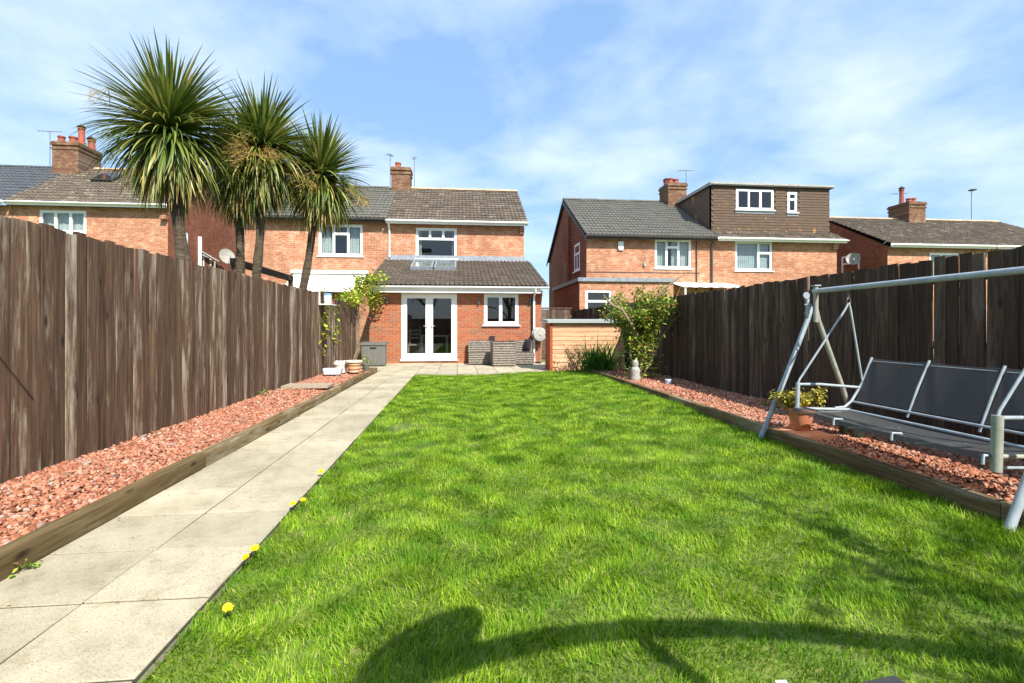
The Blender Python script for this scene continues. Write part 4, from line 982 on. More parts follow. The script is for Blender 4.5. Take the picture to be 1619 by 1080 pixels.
shrub('climbing_shrub', 'tall loose green and yellow shrub against the far end of the dark fence', 'shrub', (3.82, 10.3, .06),
      [(-.25, .0, 1), (.15, -.1, 1), (-.05, .2, 1), (-.5, -.1, .8), (.3, .25, .9)], .98, .030, 3, 6, .055, .085, MAT['bush'], 5, squash=lambda p: p.x < 4.5 and p.z > .35+.3*abs(p.x-3.8) and p.z < 2.55 and 2.9 < p.x, extra=[(3.85+RNG.normal(0, .17), 10.3+RNG.normal(0, .18), abs(RNG.normal(0, .6))+.12) for _ in range(520)])
m = MB(); m.tube([(3.75, 10.2, .9), (3.5, 10.1, 1.25), (3.3, 10.0, 1.5), (3.05, 10.0, 1.62), (2.92, 10.0, 1.8)], [.035, .032, .028, .024, .012], 8)
m.tube([(3.9, 10.2, 1.4), (4.15, 10.0, 1.9), (4.45, 9.9, 2.15), (4.7, 9.9, 2.3)], [.022, .018, .014, .008], 7)
tag(m.build('bare_branch', MAT['bark'], None, smooth=True), 'bare grey branches sticking out of the tall shrub', 'branch')
# strap-leaved clump before the shed
def strap_clump(name, label, base, n, h, spread, w, mat, seed, cat='plant', group=None):
    rr = random.Random(seed); m = MB(); bx, by, bz = base
    for i in range(n):
        az = rr.uniform(0, 6.28); x = bx+rr.gauss(0, spread*.35); y = by+rr.gauss(0, spread*.3); L = h*rr.uniform(.6, 1.15); e = rr.uniform(.9, 1.5); px, pz = 0, 0; k = len(m.v); seg = 5
        sx, sy = -math.sin(az)*w/2, math.cos(az)*w/2
        for q in range(seg+1):
            f = 1-(q/seg)**2*.95; m.v += [(x+px*math.cos(az)-sx*f, y+px*math.sin(az)-sy*f, bz+pz), (x+px*math.cos(az)+sx*f, y+px*math.sin(az)+sy*f, bz+pz)]
            px += math.cos(e)*L/seg; pz += math.sin(e)*L/seg; e -= rr.uniform(.1, .32)
        for q in range(seg): m.f.append((k+2*q, k+2*q+1, k+2*q+3, k+2*q+2))
    o = m.build(name, mat, None, smooth=True); tag(o, label, cat, group); return o
strap_clump('strap_leaf_plant', 'clump of green strap leaves in front of the pine shed', (3.40, 12.05, .05), 330, 1.0, .6, .026, MAT['strap'], 4)
shrub('purple_shrub', 'small dark red twiggy shrub between shed and strap leaves', 'shrub', (2.98, 12.55, -.02), [(.1, 0, 1), (-.2, -.1, 1), (.3, 0, 1)], .42, .012, 2, 3, .05, .05, MAT['dead_leaf'], 8)
# vine over the fence end and the roof corner
rr = random.Random(12); pts = []
for c, s_, n in (((-2.95, 15.7, 2.35), (.22, .22, .16), 420), ((-3.05, 14.9, 1.98), (.14, .6, .12), 380), ((-2.62, 15.75, 2.62), (.28, .2, .09), 260), ((-2.62, 15.95, 2.02), (.14, .1, .2), 170), ((-3.02, 13.0, 1.1), (.02, .12, .4), 40), ((-3.02, 11.9, 1.25), (.02, .08, .3), 70)):
    for _ in range(n): pts.append((min(max(c[0]+rr.gauss(0, s_[0]), -3.35 if c[0] < -3.04 else -3.06), -2.2), min(c[1]+rr.gauss(0, s_[1]), 16.2 if c[2] < 2.5 else 16.4), c[2]+rr.gauss(0, s_[2])))
vt = thing('climbing_vine', 'yellow green climbing vine over the fence end at the extension corner', 'vine', (-3.0, 15.6, 0))
leaf_cloud(pts, .10, MAT['vine'], 'foliage', vt, seed=3, aspect=.75)['kind'] = 'stuff'
m = MB()
for k in range(5):
    m.tube([(-3.04+.02*k, 15.5+.08*k, 0), (-3.03, 15.4+.1*k, .9), (-3.0+.03*k, 15.5+.1*k, 1.8), (-2.9+.08*k, 15.7, 2.3+.05*k)], .010, 6)
m.tube([(-2.9, 15.9, 1.9), (-2.6, 16.0, 1.75), (-2.35, 16.05, 1.72)], .006, 5); m.tube([(-2.9, 15.9, 1.5), (-2.62, 16.0, 1.4), (-2.45, 16.05, 1.42)], .006, 5)
m.build('stems', MAT['bark'], vt, smooth=True)
# small weeds
for k, (x, y, z, n, s_, lab) in enumerate(((-2.03, 2.62, 0, 40, .05, 'small weed growing from the joint beside the timber edging'), (-2.04, 2.2, 0, 22, .035, 'tiny weed at the foot of the timber edging'), (4.1, 6.4, .07, 60, .09, 'green weed tuft in red gravel along the dark fence'), (-3.0, 8.2, .1, 36, .09, 'yellow green weed at the foot of the brown fence'))):
    r2 = random.Random(40+k); o = leaf_cloud([(x+r2.gauss(0, s_*.35), y+r2.gauss(0, s_*.6), z+abs(r2.gauss(0, s_*.45))) for _ in range(n)], s_*.5, MAT['bush' if k != 2 else 'strap'], 'weed', None, seed=k); tag(o, lab, 'weed')
# dandelions
dm = MB(); r2 = random.Random(5)
for ring, (rn, rl, rz) in enumerate(((16, .021, .0), (13, .016, .004), (9, .010, .008))):
    for k in range(rn):
        a = 2*math.pi*k/rn+ring*.2; w = .0042; c, s_ = math.cos(a), math.sin(a); i = len(dm.v); rl_ = rl; rl = rl_*r2.uniform(.72, 1.2)
        dm.v += [(-s_*w*.5, c*w*.5, rz), (s_*w*.5, -c*w*.5, rz), (c*rl+s_*w, s_*rl-c*w, rz+.003), (c*rl-s_*w, s_*rl+c*w, rz+.003)]; dm.f.append((i, i+1, i+2, i+3)); rl = rl_
dme = dm.mesh('flower_head', MAT['yellow']); stm = MB().tube([(0, 0, -.06), (.004, 0, 0)], .0018, 5).mesh('stem', MAT['strap'])
for k, (px, py, lab) in enumerate(((360, 960, 'open yellow dandelion alone in the lawn edge'), (388, 881, 'yellow dandelion at the path edge, nearer of a pair'), (402, 867, 'yellow dandelion at the path edge, farther of a pair'), (463, 796, 'yellow dandelion overhanging the slab, beside another'), (479, 790, 'yellow dandelion in grass beside the overhanging one'), (507, 745, 'small dandelion farthest along the path edge'))):
    u, v = (px-809)/800, (517-py)/800; zz = (1.15-.045)/-v; th = R(6); X = zz*(u*math.cos(th)+math.sin(th)); Y = zz*(math.cos(th)-u*math.sin(th))
    t = thing('dandelion', lab, 'flower', (X, Y, -.03), 'dandelions along the path edge'); mw = Matrix.Translation((X, Y, .045))@Matrix.Rotation(r2.uniform(.3, .75), 4, 'X')@Matrix.Rotation(r2.uniform(-.3, .3), 4, 'Y')@Matrix.Rotation(r2.uniform(0, 3), 4, 'Z')@Matrix.Scale(r2.uniform(.75, 1.0), 4)
    inst('flower_head', dme, t, mw); inst('stem', stm, t, mw)

# ================================================================ SWING SEAT
sw = thing('swing_seat', 'grey steel garden swing seat with dark mesh sling on the gravel', 'swing seat', (3.6, 3.7, 0))
BX, BZ = 3.66, 1.52; YA, YB = 4.86, 2.52
def tube(name, pts, r, mat='swing', par=sw, n=12): return MB().tube(pts, [q*.86 for q in r] if isinstance(r, list) else r*.86, n).build(name, MAT[mat], par, smooth=True)
for Y_, mt in ((YA, 'swing'), (YB, 'swing')):
    tube('post', [(BX, Y_, 1.2), (BX, Y_, BZ+.05)], .028, 'swing_old' if Y_ == YA else mt)
    MB().box(BX-.034, BX+.034, Y_-.034, Y_+.034, BZ+.05, BZ+.062).build('post_cap', MAT['swing'], sw)
    tube('leg', [(BX-.02, Y_+.03, 1.36), (BX-.07, Y_+.03, 1.22), (3.335, Y_+.02, .62), (3.035, Y_, -.03)], [.026, .028, .028, .03], mt)
    tube('leg', [(BX+.02, Y_+.03, 1.36), (BX+.05, Y_+.03, 1.22), (3.98, Y_+.02, .5), (4.12, Y_, .04)], [.026, .028, .028, .03], 'swing_old')
    tube('stretcher', [(3.19, Y_+.005, .27), (4.05, Y_+.005, .27)], .012)
    tube('canopy_socket', [(BX-.075, Y_+.02, 1.25), (BX-.075, Y_+.02, 1.44)], .021)
    for z in (1.29, 1.38): tube('bolt', [(BX-.11, Y_+.02, z), (BX-.03, Y_+.02, z)], .008)
    m = MB(); m.lathe([(.035, -.006), (.035, .006)], (0, 0, 0), 14); m.build('wing_nut', MAT['swing'], sw, mw=Matrix.Translation((BX-.09, Y_+.02, 1.475))@Matrix.Rotation(R(90), 4, 'X'))
tube('top_bar', [(BX, YA+.03, BZ), (BX, YB-.03, BZ)], .03)
SF, SR, SZ = 3.12, 3.68, .40            # seat front and rear
y0, y1 = 4.42, 2.66
for Y_, old in ((y0, 0), (y1, 1)):
    mt = 'swing_old' if old else 'swing'
    hk = MB(); hk.tube([(BX, Y_, BZ-.03), (BX, Y_, BZ-.1)], .009, 8); hk.tube([(BX+.02*math.cos(a), Y_, BZ-.125+.026*math.sin(a)) for a in [k*math.pi/6 for k in range(13)]], .006, 6); hk.build('hook', MAT['steel'], sw, smooth=True)
    tube('hanger_rod', [(BX-.005, Y_, BZ-.15), (BX-.03, Y_, BZ-.2), (SF+.045, Y_, .66), (SF+.03, Y_, .62)], .011)
    tube('hanger_rod', [(BX+.005, Y_, BZ-.15), (BX+.02, Y_, BZ-.2), (3.80, Y_, .64), (3.81, Y_, .6)], .011)
    tube('arm_post', [(SF+.02, Y_, .36 if not old else .30), (SF+.03, Y_, .63)], .022 if not old else .034, mt)
    tube('armrest', [(SF+.03, Y_, .615), (SF+.25, Y_, .612), (3.80, Y_, .575)], .015)
    tube('back_tube', [(SR-.16, Y_, SZ-.012), (SR-.06, Y_, SZ-.005), (SR+.01, Y_, SZ+.05), (3.80, Y_, .62), (3.90, Y_, .86)], .014)
    tube('seat_side', [(SF, Y_, SZ-.01), (SR, Y_, SZ-.03)], .016, mt)
ny_ = 24; m = MB()
for j in range(ny_+1):
    Y_ = y0+(y1-y0)*j/ny_
    for (x, z) in ((SF-.03, SZ-.035), (SF-.015, SZ+.0), (SF+.1, SZ+.0), (SF+.3, SZ-.035), (SR-.05, SZ-.04), (SR, SZ-.02)): m.v.append((x, Y_, z-.02*math.sin(math.pi*j/ny_)))
for j in range(ny_):
    for k in range(5): m.f.append((j*6+k, j*6+k+1, j*6+7+k, j*6+6+k))
m.build('seat_sling', MAT['sling'], sw, smooth=True)
for k in range(3):
    ya, yb = y0+(y1-y0)*k/3-.02, y0+(y1-y0)*(k+1)/3+.02; m = MB()
    for j in range(9):
        Y_ = ya+(yb-ya)*j/8; sag = .02*math.sin(math.pi*j/8)
        for q in range(7): f = q/6; m.v.append((SR+.04+(3.895-SR-.04)*f+sag, Y_, SZ+.06+(.855-SZ-.06)*f-(.012*math.sin(math.pi*j/8) if q == 6 else 0)))
    for j in range(8):
        for q in range(6): m.f.append((j*7+q, j*7+q+1, j*7+8+q, j*7+7+q))
    m.build('back_sling', MAT['sling'], sw, smooth=True)
    if k: Y_ = ya+.02; tube('back_tube', [(SR+.02, Y_, SZ+.0), (3.80, Y_, .65), (3.905, Y_, .87)], .012)
    tube('hem', [(3.885, ya-.01, .828), (3.885, yb+.01, .828)], .004)
tube('back_rail', [(SR+.02, y0, SZ+.045), (SR+.02, y1, SZ+.045)], .012); tube('seat_rail', [(SR-.02, y0, SZ-.035), (SR-.02, y1, SZ-.035)], .014)
for f in (.32, .64, 1.0): Y_ = y0+(y1-y0)*f; tube('seat_bearer', [(SF-.045, Y_+.02, SZ-.06), (SF-.04, Y_+.02, SZ-.008), (SF+.03, Y_+.02, SZ-.012), (SF+.07, Y_+.02, SZ-.085), (SR, Y_+.02, SZ-.1)], .011)

# ================================================================ POTS AND ORNAMENTS
def pot(name, label, c, r, h, mat, cat='pot', rim=1.12, group=None):
    t = thing(name, label, cat, c, group)
    pr = [(r*.68, 0), (r*.72, .005), (r*.97, h*.72), (r*1.0, h*.8), (r*rim, h*.82), (r*rim, h), (r*.94, h), (r*.9, h*.86)]
    MB().lathe(pr, (0, 0, 0), 24).build('body', mat, t, smooth=True, mw=Matrix.Translation(c)); MB().lathe([(r*.9, h*.85), (.001, h*.87)], (0, 0, 0), 20).build('compost', MAT['soil'], t, mw=Matrix.Translation(c)); return t
tag(MB().box(3.18, 3.52, 4.38, 4.86, .085, .13).build('stone_slab', MAT['terracotta']), 'flat reddish slab under the terracotta pot by the swing', 'slab')
pot('plant_pot', 'round terracotta pot with golden shrub beside the swing leg', (3.38, 4.70, .13), .115, .22, MAT['terracotta'])
shrub('golden_shrub', 'small golden leaved shrub growing in the terracotta pot', 'shrub', (3.38, 4.70, .31), [(-.6, .1, .6), (.4, -.3, .9), (0, .3, 1), (-.3, -.3, .9), (.5, .3, .6)], .13, .006, 2, 5, .022, .036, MAT['golden'], 17)
pot('plant_pot', 'dark glazed pot behind the terracotta pot under the swing', (3.78, 4.52, .09), .13, .2, MAT['glazed'])
pot('plant_pot', 'cream pot with brown bands at the end of the left gravel bed', (-2.40, 11.95, .11), .17, .27, MAT['banded'])
tag(MB().tube([(-2.42, 11.95, .33), (-2.38, 11.97, .5), (-2.30, 12.0, .66)], .012, 6).build('cut_stem', MAT['bark']), 'bare cut stem standing in the banded pot', 'stem')
pot('plant_pot', 'small grey pot beside the banded pot', (-2.20, 12.35, .11), .085, .16, MAT['box_grey'])
r2 = random.Random(9); tag(leaf_cloud([(-2.20+r2.gauss(0, .07), 12.35+r2.gauss(0, .06), .3+abs(r2.gauss(0, .08))) for _ in range(70)], .06, MAT['bush'], 'potted_plant', None, seed=9), 'small leafy plant growing in the grey pot', 'plant')
m = MB(); m.add([(-.17, -.08, 0), (.17, -.08, 0), (.17, .08, 0), (-.17, .08, 0), (-.2, -.1, .13), (.2, -.1, .13), (.2, .1, .13), (-.2, .1, .13), (-.18, -.085, .12), (.18, -.085, .12), (.18, .085, .12), (-.18, .085, .12)], [(3, 2, 1, 0), (0, 1, 5, 4), (1, 2, 6, 5), (2, 3, 7, 6), (3, 0, 4, 7), (4, 5, 9, 8), (5, 6, 10, 9), (6, 7, 11, 10), (7, 4, 8, 11), (8, 9, 10, 11)])
tag(m.build('planter_trough', MAT['blue_tub'], None, mw=Matrix.Translation((-2.78, 11.6, .10))), 'pale blue trough on the gravel beside the banded pot', 'planter')
m = MB(); m.lathe([(.13, 0), (.15, .18), (.16, .19), (.16, .22), (.13, .22), (.12, .19)], (0, 0, 0), 18)
for k in range(7): a = k*.9; m.lathe([(.001, -.035), (.03, -.02), (.035, 0), (.02, .03), (.001, .036)], (.1*math.cos(a), .1*math.sin(a), .235), 8)
tag(m.build('shell_planter', MAT['offwhite'], None, True, Matrix.Translation((-2.72, 12.05, .10))), 'cream planter heaped with pale stones behind the trough', 'planter')
tag(MB().box(-3.02, -2.24, 9.0, 9.45, .095, .14).build('stepping_slab', MAT['slab_old']), 'old flat slab lying across the left gravel bed', 'slab')
# shelf with tubs on the left fence
t = thing('fence_shelf', 'small white shelf fixed high on the brown fence', 'shelf', (-2.98, 11.85, 1.6)); MB().box(-3.09, -2.82, 11.6, 12.1, 1.645, 1.665).build('board', MAT['white'], t); MB().box(-3.09, -3.07, 11.62, 11.66, 1.666, 1.95).build('bracket', MAT['white'], t)
m = MB().lathe([(.075, 0), (.085, .17), (.085, .2)], (0, 0, 0), 16); o = m.build('feed_tub', MAT['white'], None, True, Matrix.Translation((-2.95, 11.82, 1.666))); tag(o, 'white tub with blue lid on the fence shelf', 'tub')
MB().lathe([(.092, .2), (.092, .235), (.07, .245), (.001, .246)], (0, 0, 0), 16).build('lid', MAT['blue'], o, True, Matrix.Translation((-2.95, 11.82, 1.666)))
tag(MB().lathe([(.001, 0), (.04, .012), (.055, .05), (.04, .09), (.001, .1)], (0, 0, 0), 14).build('red_ball', MAT['red'], None, True, Matrix.Translation((-2.92, 12.0, 1.666))), 'red ball on the fence shelf beside the tub', 'ball')
# white stone owl-like ornament and small solar light in the right bed
m = MB().lathe([(.10, 0), (.11, .05), (.085, .14), (.10, .2), (.075, .26), (.055, .28), (.07, .33), (.06, .39), (.02, .42), (.001, .425)], (0, 0, 0), 14)
tag(m.build('garden_ornament', MAT['stonewhite'], None, True, Matrix.Translation((3.58, 10.0, .06))), 'weathered white stone ornament at the foot of the tall shrub', 'ornament')
t = thing('solar_light', 'small pale blue solar spotlight on the right gravel', 'light', (3.9, 9.1, .07)); m = MB(); m.lathe([(.055, 0), (.07, .1), (.06, .11), (.001, .1)], (0, 0, 0), 14); m.build('lamp_body', MAT['blue_tub'], t, True, Matrix.Translation((3.9, 9.1, .07))); MB().box(-.07, .09, -.06, .06, .125, .135).build('solar_panel', MAT['dark'], t, mw=Matrix.Translation((3.92, 9.12, .07))); MB().box(-.012, .012, -.012, .012, .09, .126).build('bracket', MAT['dark'], t, mw=Matrix.Translation((3.92, 9.12, .07)))
# wire stays on the left fence
tag(MB().tube([(-3.10, 3.72, 1.02), (-3.095, 4.05, .62)], .003, 5).tube([(-3.10, 3.70, 1.04), (-3.08, 3.70, 1.04)], .006, 6).build('wire_stay', MAT['dark']), 'thin dark wire slanting across the brown fence boards', 'wire')

# ================================================================ PATIO FURNITURE
t = thing('storage_box', 'grey plastic garden storage box with lid at the house corner', 'box', (-2.45, 15.5, 0)); MWB = Matrix.Translation((-2.50, 15.45, .0))@Matrix.Rotation(R(4), 4, 'Z')
m = MB(); m.box(-.33, .33, -.4, .4, .03, .62)
for k in range(6): m.box(-.28+k*.1, -.22+k*.1, -.412, -.4, .08, .58)
m.build('body', MAT['box_grey'], t, mw=MWB); MB().box(-.36, .36, -.43, .43, .621, .70).build('lid', MAT['box_grey'], t, mw=MWB); MB().box(-.09, .09, -.435, -.405, .53, .56).build('handle', MAT['dark'], t, mw=MWB)
def wick_chair(label, x, y, w, d, rz, cushion=False):
    t = thing('wicker_chair', label, 'chair', (x, y, 0)); M_ = Matrix.Translation((x, y, .012))@Matrix.Rotation(rz, 4, 'Z')
    MB().box(-w/2, w/2, -d/2, d/2-.13, .03, .36).build('seat', MAT['wicker'], t, mw=M_)
    m = MB(); m.add([(-w/2, d/2-.129, .03), (w/2, d/2-.129, .03), (w/2, d/2, .03), (-w/2, d/2, .03), (-w/2, d/2-.09, .71), (w/2, d/2-.09, .71), (w/2, d/2+.03, .71), (-w/2, d/2+.03, .71)], [(3, 2, 1, 0), (0, 1, 5, 4), (1, 2, 6, 5), (2, 3, 7, 6), (3, 0, 4, 7), (4, 5, 6, 7)]); m.build('backrest', MAT['wicker'], t, mw=M_)
    for a in (-w/2+.05, w/2-.05):
        for b in (-d/2+.05, d/2-.05): MB().box(a-.02, a+.02, b-.02, b+.02, -.012, .03).build('foot', MAT['dark'], t, mw=M_)
    if cushion:
        c = MB(); n = 8
        for i in range(n+1):
            for j in range(n+1):
                u_, v_ = i/n-.5, j/n-.5; b_ = .06*(1-(2*u_)**4)*(1-(2*v_)**4)
                c.v.append((u_*.4, -b_, v_*.38))
        for i in range(n+1):
            for j in range(n+1):
                u_, v_ = i/n-.5, j/n-.5; b_ = .06*(1-(2*u_)**4)*(1-(2*v_)**4); c.v.append((u_*.4, b_+.002, v_*.38))
        N1 = (n+1)**2
        for i in range(n):
            for j in range(n): a = i*(n+1)+j; c.f.append((a, a+n+1, a+n+2, a+1)); c.f.append((N1+a, N1+a+1, N1+a+n+2, N1+a+n+1))
        o = c.build('cushion', MAT['cushion'], None, True, M_@Matrix.Translation((w/2-.17, .1, .57))@Matrix.Rotation(R(-62), 4, 'Z')@Matrix.Rotation(R(-10), 4, 'X')); tag(o, 'dark scatter cushion leaning on the wicker chair', 'cushion')
    return t
wick_chair('grey wicker chair under the outdoor socket', .68, 15.72, .76, .8, 0)
wick_chair('grey wicker chair with dark cushion by the downpipe', 1.92, 15.6, .76, .8, R(-3), True)
t = thing('wicker_table', 'square grey wicker table between the two wicker chairs', 'table', (1.3, 15.0, 0)); M_ = Matrix.Translation((1.30, 15.0, .02))@Matrix.Rotation(R(3), 4, 'Z')
MB().box(-.33, .33, -.33, .33, .0, .66).build('base', MAT['wicker'], t, mw=M_); MB().box(-.345, .345, -.345, .345, .661, .70).build('rim', MAT['wicker'], t, mw=M_); MB().box(-.3, .3, -.3, .3, .701, .708).build('glass_top', MAT['dark'], t, mw=M_)
for a in (-.28, .28):
    for b in (-.28, .28): MB().box(a-.02, a+.02, b-.02, b+.02, -.02, .0).build('foot', MAT['dark'], t, mw=M_)
# hose reel on its bracket
t = thing('hose_reel', 'round grey hose reel hanging on the extension wall beside the shed', 'hose reel', (2.56, 16.1, .9)); M_ = Matrix.Translation((2.55, 16.02, .92))@Matrix.Rotation(R(90), 4, 'X')@Matrix.Rotation(R(12), 4, 'Y')
MB().lathe([(.2, -.1), (.22, -.08), (.22, -.06), (.17, -.05), (.17, .07), (.22, .08), (.22, .1), (.18, .115), (.06, .12), (.05, .14)], (0, 0, 0), 26).build('drum', MAT['stonewhite'], t, True, M_)
hm = MB()
for k in range(4): hm.tube([((.175+.012*(k % 2))*math.cos(a), (.175+.012*(k % 2))*math.sin(a), -.035+.027*k) for a in [q*math.pi/12 for q in range(25)]], .012, 6)
hm.build('hose', MAT['box_grey'], t, True, M_); MB().box(2.5, 2.6, 16.08, 16.29, .86, .98).build('bracket', MAT['dark'], t)
tag(MB().tube([(2.5, 15.75, .01), (2.52, 16.0, .5), (2.5, 16.2, .75)], .012, 6).box(2.40, 2.58, 15.72, 15.8, .012, .06).build('broom', MAT['dark'], None, True), 'dark broom leaning beside the downpipe', 'broom')
# pine shed
t = thing('pine_store', 'low pine clad garden store with grey felt roof in front of the fence', 'shed', (3.3, 13.3, 0))
SX0, SX1, SY0, SY1 = 2.37, 4.35, 12.95, 13.8
MB().box(SX0+.015, SX1, SY0+.022, SY1, .0, 1.25).build('carcass', MAT['pine_side'], t)
nb = 11; bhh = 1.25/nb; pm = MB().add([(0, 0, 0), (SX1-SX0, 0, 0), (SX1-SX0, -.018, .004), (0, -.018, .004), (0, 0, bhh*1.05), (SX1-SX0, 0, bhh*1.05), (SX1-SX0, -.004, bhh*1.05), (0, -.004, bhh*1.05)], [(0, 3, 2, 1), (3, 7, 6, 2), (4, 5, 6, 7), (0, 4, 7, 3), (1, 2, 6, 5)]).mesh('plank', MAT['pine'])
for k in range(nb): inst('plank', pm, t, Matrix.Translation((SX0, SY0+.02+random.uniform(-.001, .001), .0+k*bhh)))
for k in range(nb): MB().add([(SX0+.014, SY0+.03, k*bhh), (SX0+.014, SY1, k*bhh), (SX0-.004, SY1, k*bhh+.004), (SX0-.004, SY0+.03, k*bhh+.004), (SX0+.014, SY0+.03, (k+1)*bhh), (SX0+.014, SY1, (k+1)*bhh)], [(0, 1, 2, 3), (3, 2, 5, 4), (0, 3, 4), (1, 5, 2)]).build('side_plank', MAT['pine_side'], t)
MB().box(SX0-.02, SX0+.05, SY0-.012, SY0-.0, 0, 1.27).build('corner_trim', MAT['pine_side'], t)
MB().prism([(SY0-.1, 1.255), (SY1+.08, 1.33), (SY1+.08, 1.37), (SY0-.1, 1.33)], SX0-.1, SX1+.05, 'x').build('roof', MAT['felt'], t)
# screen fence and gate across the side passage
def panel(label, x0, x1, y, z1, mat, name='fence_panel', cat='fence'):
    t = thing(name, label, cat, ((x0+x1)/2, y, 0)); w = .12; n = int((x1-x0)/w); bm_ = MB().box(0, w-.006, 0, .018, 0, z1).mesh('board', mat)
    for i in range(n): inst('board', bm_, t, Matrix.Translation((x0+i*w, y+random.uniform(-.004, .004), -.05))@Matrix.Diagonal((1, 1, random.uniform(.98, 1.0), 1)))
    MB().box(x0, x1, y+.025, y+.07, z1*.8, z1*.8+.09).build('rail', MAT['rail'], t); MB().box(x0-.02, x1+.02, y-.03, y+.075, z1-.05+.001, z1+.0).build('capping', mat, t)
panel('weathered grey gate across the side passage behind the shed', 2.75, 4.35, 19.3, 1.9, MAT['rail'], 'passage_gate', 'gate')
# pergola beam beyond the left fence
t = thing('pergola', 'weathered pergola beam showing over the brown fence', 'pergola', (-4.6, 12, 0)); MB().box(-4.66, -4.56, 10.9, 14.6, 2.42, 2.56).build('beam', MAT['rail'], t)
for y in (11.0, 14.5): MB().box(-4.66, -4.56, y-.05, y+.05, -.09, 2.419).build('post', MAT['rail'], t)
# dining table and chair inside the extension
t = thing('dining_table', 'pale dining table inside the french doors', 'table', (-.9, 18.3, .1)); MB().box(-1.35, -.35, 17.8, 19.0, .82, .86).build('table_top', MAT['white'], t)
for a in (-1.28, -.42):
    for b in (17.88, 18.92): MB().box(a-.03, a+.03, b-.03, b+.03, .1, .82).build('leg', MAT['white'], t)
t = thing('dining_chair', 'pale dining chair inside the french doors', 'chair', (-1.5, 17.3, .1)); MB().box(-1.68, -1.28, 17.1, 17.5, .53, .57).build('seat', MAT['stonewhite'], t)
for a in (-1.66, -1.30):
    MB().box(a-.02, a+.02, 17.1, 17.14, .1, .53).build('leg', MAT['stonewhite'], t); MB().box(a-.02, a+.02, 17.46, 17.5, .1, 1.08).build('leg', MAT['stonewhite'], t)
for z in (.75, .88, 1.0): MB().box(-1.64, -1.32, 17.47, 17.49, z, z+.06).build('back_slat', MAT['stonewhite'], t)

# ================================================================ AERIALS
aerial('roof_aerial', 'tall aerial rising beside the chimney with the red pots', -17.4, 23.6, 7.8, 9.55, .4)
aerial('roof_aerial', 'aerial standing left of the slim chimney on the centre roof', -3.15, 23.8, 7.5, 9.1, 1.3, L=.6)
aerial('roof_aerial', 'aerial standing right of the slim chimney on the centre roof', -2.05, 23.8, 7.5, 9.0, 1.8, L=.6)
aerial('roof_aerial', 'aerial above the chimney next to the box dormer', 11.6, 24.9, 7.3, 9.2, .3, L=1.0)
aerial('roof_aerial', 'aerial on the chimney of the brown roofed house', 23.6, 24.9, 7.6, 8.35, .25, L=1.3)
t = MB(); t.tube([(28.0, 25, 6.9), (28.0, 25, 8.75)], .018, 6); t.lathe([(.01, 0), (.14, .02), (.2, .06), (.2, .07), (.01, .03)], (28.0, 24.95, 8.6), 12); tag(t.build('roof_aerial', MAT['steel']), 'thin mast with round head on the far brown ridge', 'aerial', 'roof aerials')

# ================================================================ BEHIND THE CAMERA: what throws the shadows and shows in the glass
PY = -.5
t = thing('shadow_arch', 'unseen arched frame with a strut, shaped to cast the lawn shadow', 'shadow caster', (1.5, PY, 0))  # guessed unseen frame, added to cast the arc of shadow on the lawn
ap = []
for k in range(15):
    a = math.pi*(k/14); ap.append((1.7-1.5*math.cos(a), PY, 1.53+.97*math.sin(a)))
MB().tube([(.2, PY, -.05)]+ap+[(3.2, PY, -.05)], .05, 10).build('arch_tube', MAT['swing'], t, True); MB().tube([(1.68, PY, -.05), (1.68, PY, 2.48)], .035, 10).build('strut', MAT['swing'], t, True)
t = thing('shadow_paddle', 'unseen oval paddle on a pole, shaped to cast the lawn shadow', 'garden ornament', (.5, PY-.1, 0))  # guessed unseen paddle and pole, added to cast the oval shadow
mw = Matrix.Translation((.92, PY-.1, 2.57))@Matrix.Rotation(R(-39), 4, 'Y'); m = MB(); n = 24
m.v += [(.37*math.cos(2*math.pi*k/n), -.012, .115*math.sin(2*math.pi*k/n)) for k in range(n)]+[(.37*math.cos(2*math.pi*k/n), .012, .115*math.sin(2*math.pi*k/n)) for k in range(n)]
m.f += [tuple(range(n)), tuple(range(2*n-1, n-1, -1))]+[(k, n+k, n+(k+1) % n, (k+1) % n) for k in range(n)]
m.build('paddle', MAT['fascia_dark'], t, mw=mw); MB().tube([(.80, PY-.1, -.05), (.80, PY-.1, 2.45)], .025, 8).build('pole', MAT['swing'], t, True)
m = MB(); m.box(-.2, .2, -.12, .12, 0, .085); o = m.build('camera_bag', MAT['cushion'], None, mw=Matrix.Translation((1.18, 1.31, -.03))@Matrix.Rotation(R(8), 4, 'Z')); tag(o, 'black soft bag lying on the grass', 'bag')
tag(MB().add([(1.01, 1.505, .0), (1.045, 1.50, .0), (1.05, 1.53, .012), (1.015, 1.535, .01)], [(0, 1, 2, 3)]).build('paper_scrap', MAT['blue_tub']), 'crumpled pale blue scrap of paper on the grass', 'paper')
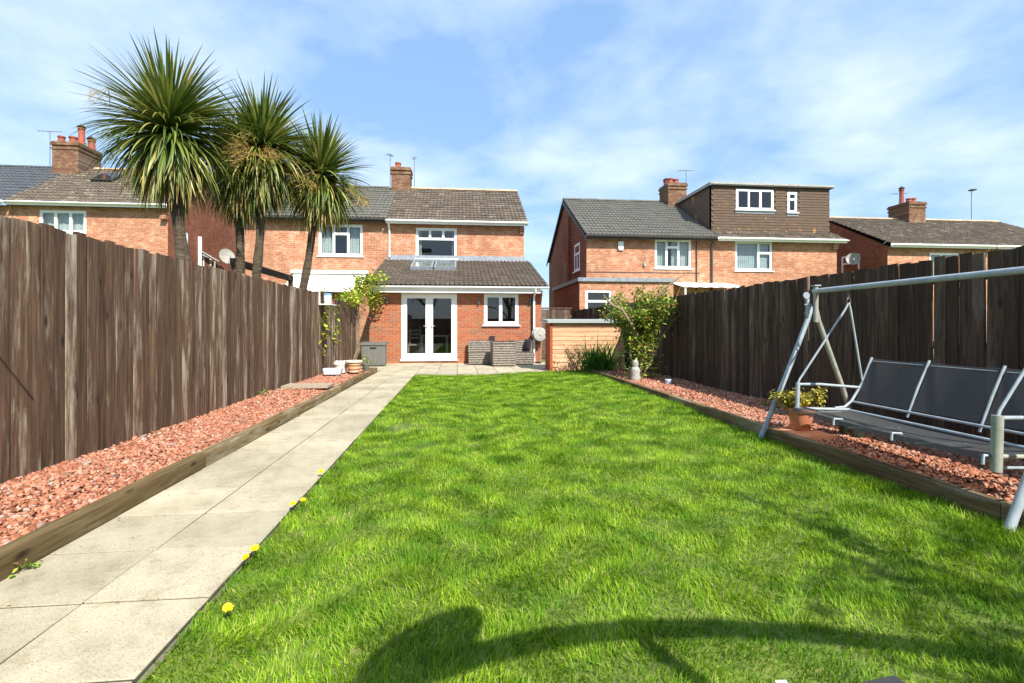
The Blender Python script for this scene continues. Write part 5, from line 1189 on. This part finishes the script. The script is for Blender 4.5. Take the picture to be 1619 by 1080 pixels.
def tree(label, base, h, seed, group='trees behind the garden'):
    rr = random.Random(seed); t = thing('garden_tree', label, 'tree', base, group); segs, tips = [], []
    for k in range(4): a = k*1.57+rr.random(); grow(rr, Vector(base)+Vector((0, 0, h*.28)), Vector((math.cos(a)*.6, math.sin(a)*.6, 1)).normalized(), h*.34, .12, 3, segs, tips, up=.4)
    m = MB().tube([base, (base[0], base[1], h*.15), (base[0]+.05, base[1], h*.3)], [.24, .19, .15], 10)
    for p_, q in segs: m.tube(p_, q, 5)
    m.build('trunk', MAT['bark'], t, True); pts = [p+Vector((rr.gauss(0, .22), rr.gauss(0, .22), rr.gauss(0, .2))) for p, q in tips for _ in range(5)]
    leaf_cloud(pts, .17, MAT['strap'], 'crown', t, seed=seed)['kind'] = 'stuff'
tree('broad leafy tree behind the garden on the right', (4.5, -12.5, -.09), 9.5, 31); tree('leafy tree behind the garden in the middle', (-2.5, -13.5, -.09), 8.5, 32); tree('leafy tree behind the garden on the left', (-8.5, -13, -.09), 9, 33)
t = thing('rear_fence', 'brown board fence across the end of the garden', 'fence', (1, -4.2, 0)); bm_ = board_mesh('board', .15, 1.8, .02, MAT['fence_l'], 77)
for i in range(60): inst('board', bm_, t, Matrix.Translation((-4+i*.153, -4.2, -.05))@Matrix.Rotation(R(90), 4, 'Z'))

# dry leaves and a few spilled chips on the path
lp = []; r2 = random.Random(77)
for _ in range(46): lp.append((r2.choice((r2.uniform(-2.05, -1.95), r2.uniform(-2.0, -1.1))), r2.uniform(1.4, 9), .006))
o = leaf_cloud(lp, .022, MAT['dead_leaf'], 'leaf_litter', None, droop=0, seed=4); o['kind'] = 'stuff'; tag(o, 'tiny dry leaf scraps scattered on the slab path', 'litter')

# slim young tree in the right bed behind the camera, streaking the near right corner with shade
rr = random.Random(51); t = thing('young_tree', 'slim sparse young tree at the camera end of the right bed', 'tree', (3.75, -1.1, 0)); segs, tips = [], []
for k in range(5): a = k*1.26; grow(rr, Vector((3.75, -1.1, 1.7+.25*k)), Vector((math.cos(a)*.7, math.sin(a)*.7, 1)).normalized(), 1.0, .028, 2, segs, tips, up=.4)
m = MB().tube([(3.75, -1.1, -.05), (3.73, -1.1, 1.6), (3.7, -1.05, 3.2), (3.68, -1.0, 4.0)], [.05, .042, .03, .015], 8)
for p_, q in segs: m.tube(p_, q, 5)
m.build('trunk', MAT['bark'], t, True)
leaf_cloud([p+Vector((rr.gauss(0, .07), rr.gauss(0, .07), rr.gauss(0, .07))) for p, q in tips for _ in range(2)], .09, MAT['strap'], 'crown', t, seed=51)['kind'] = 'stuff'
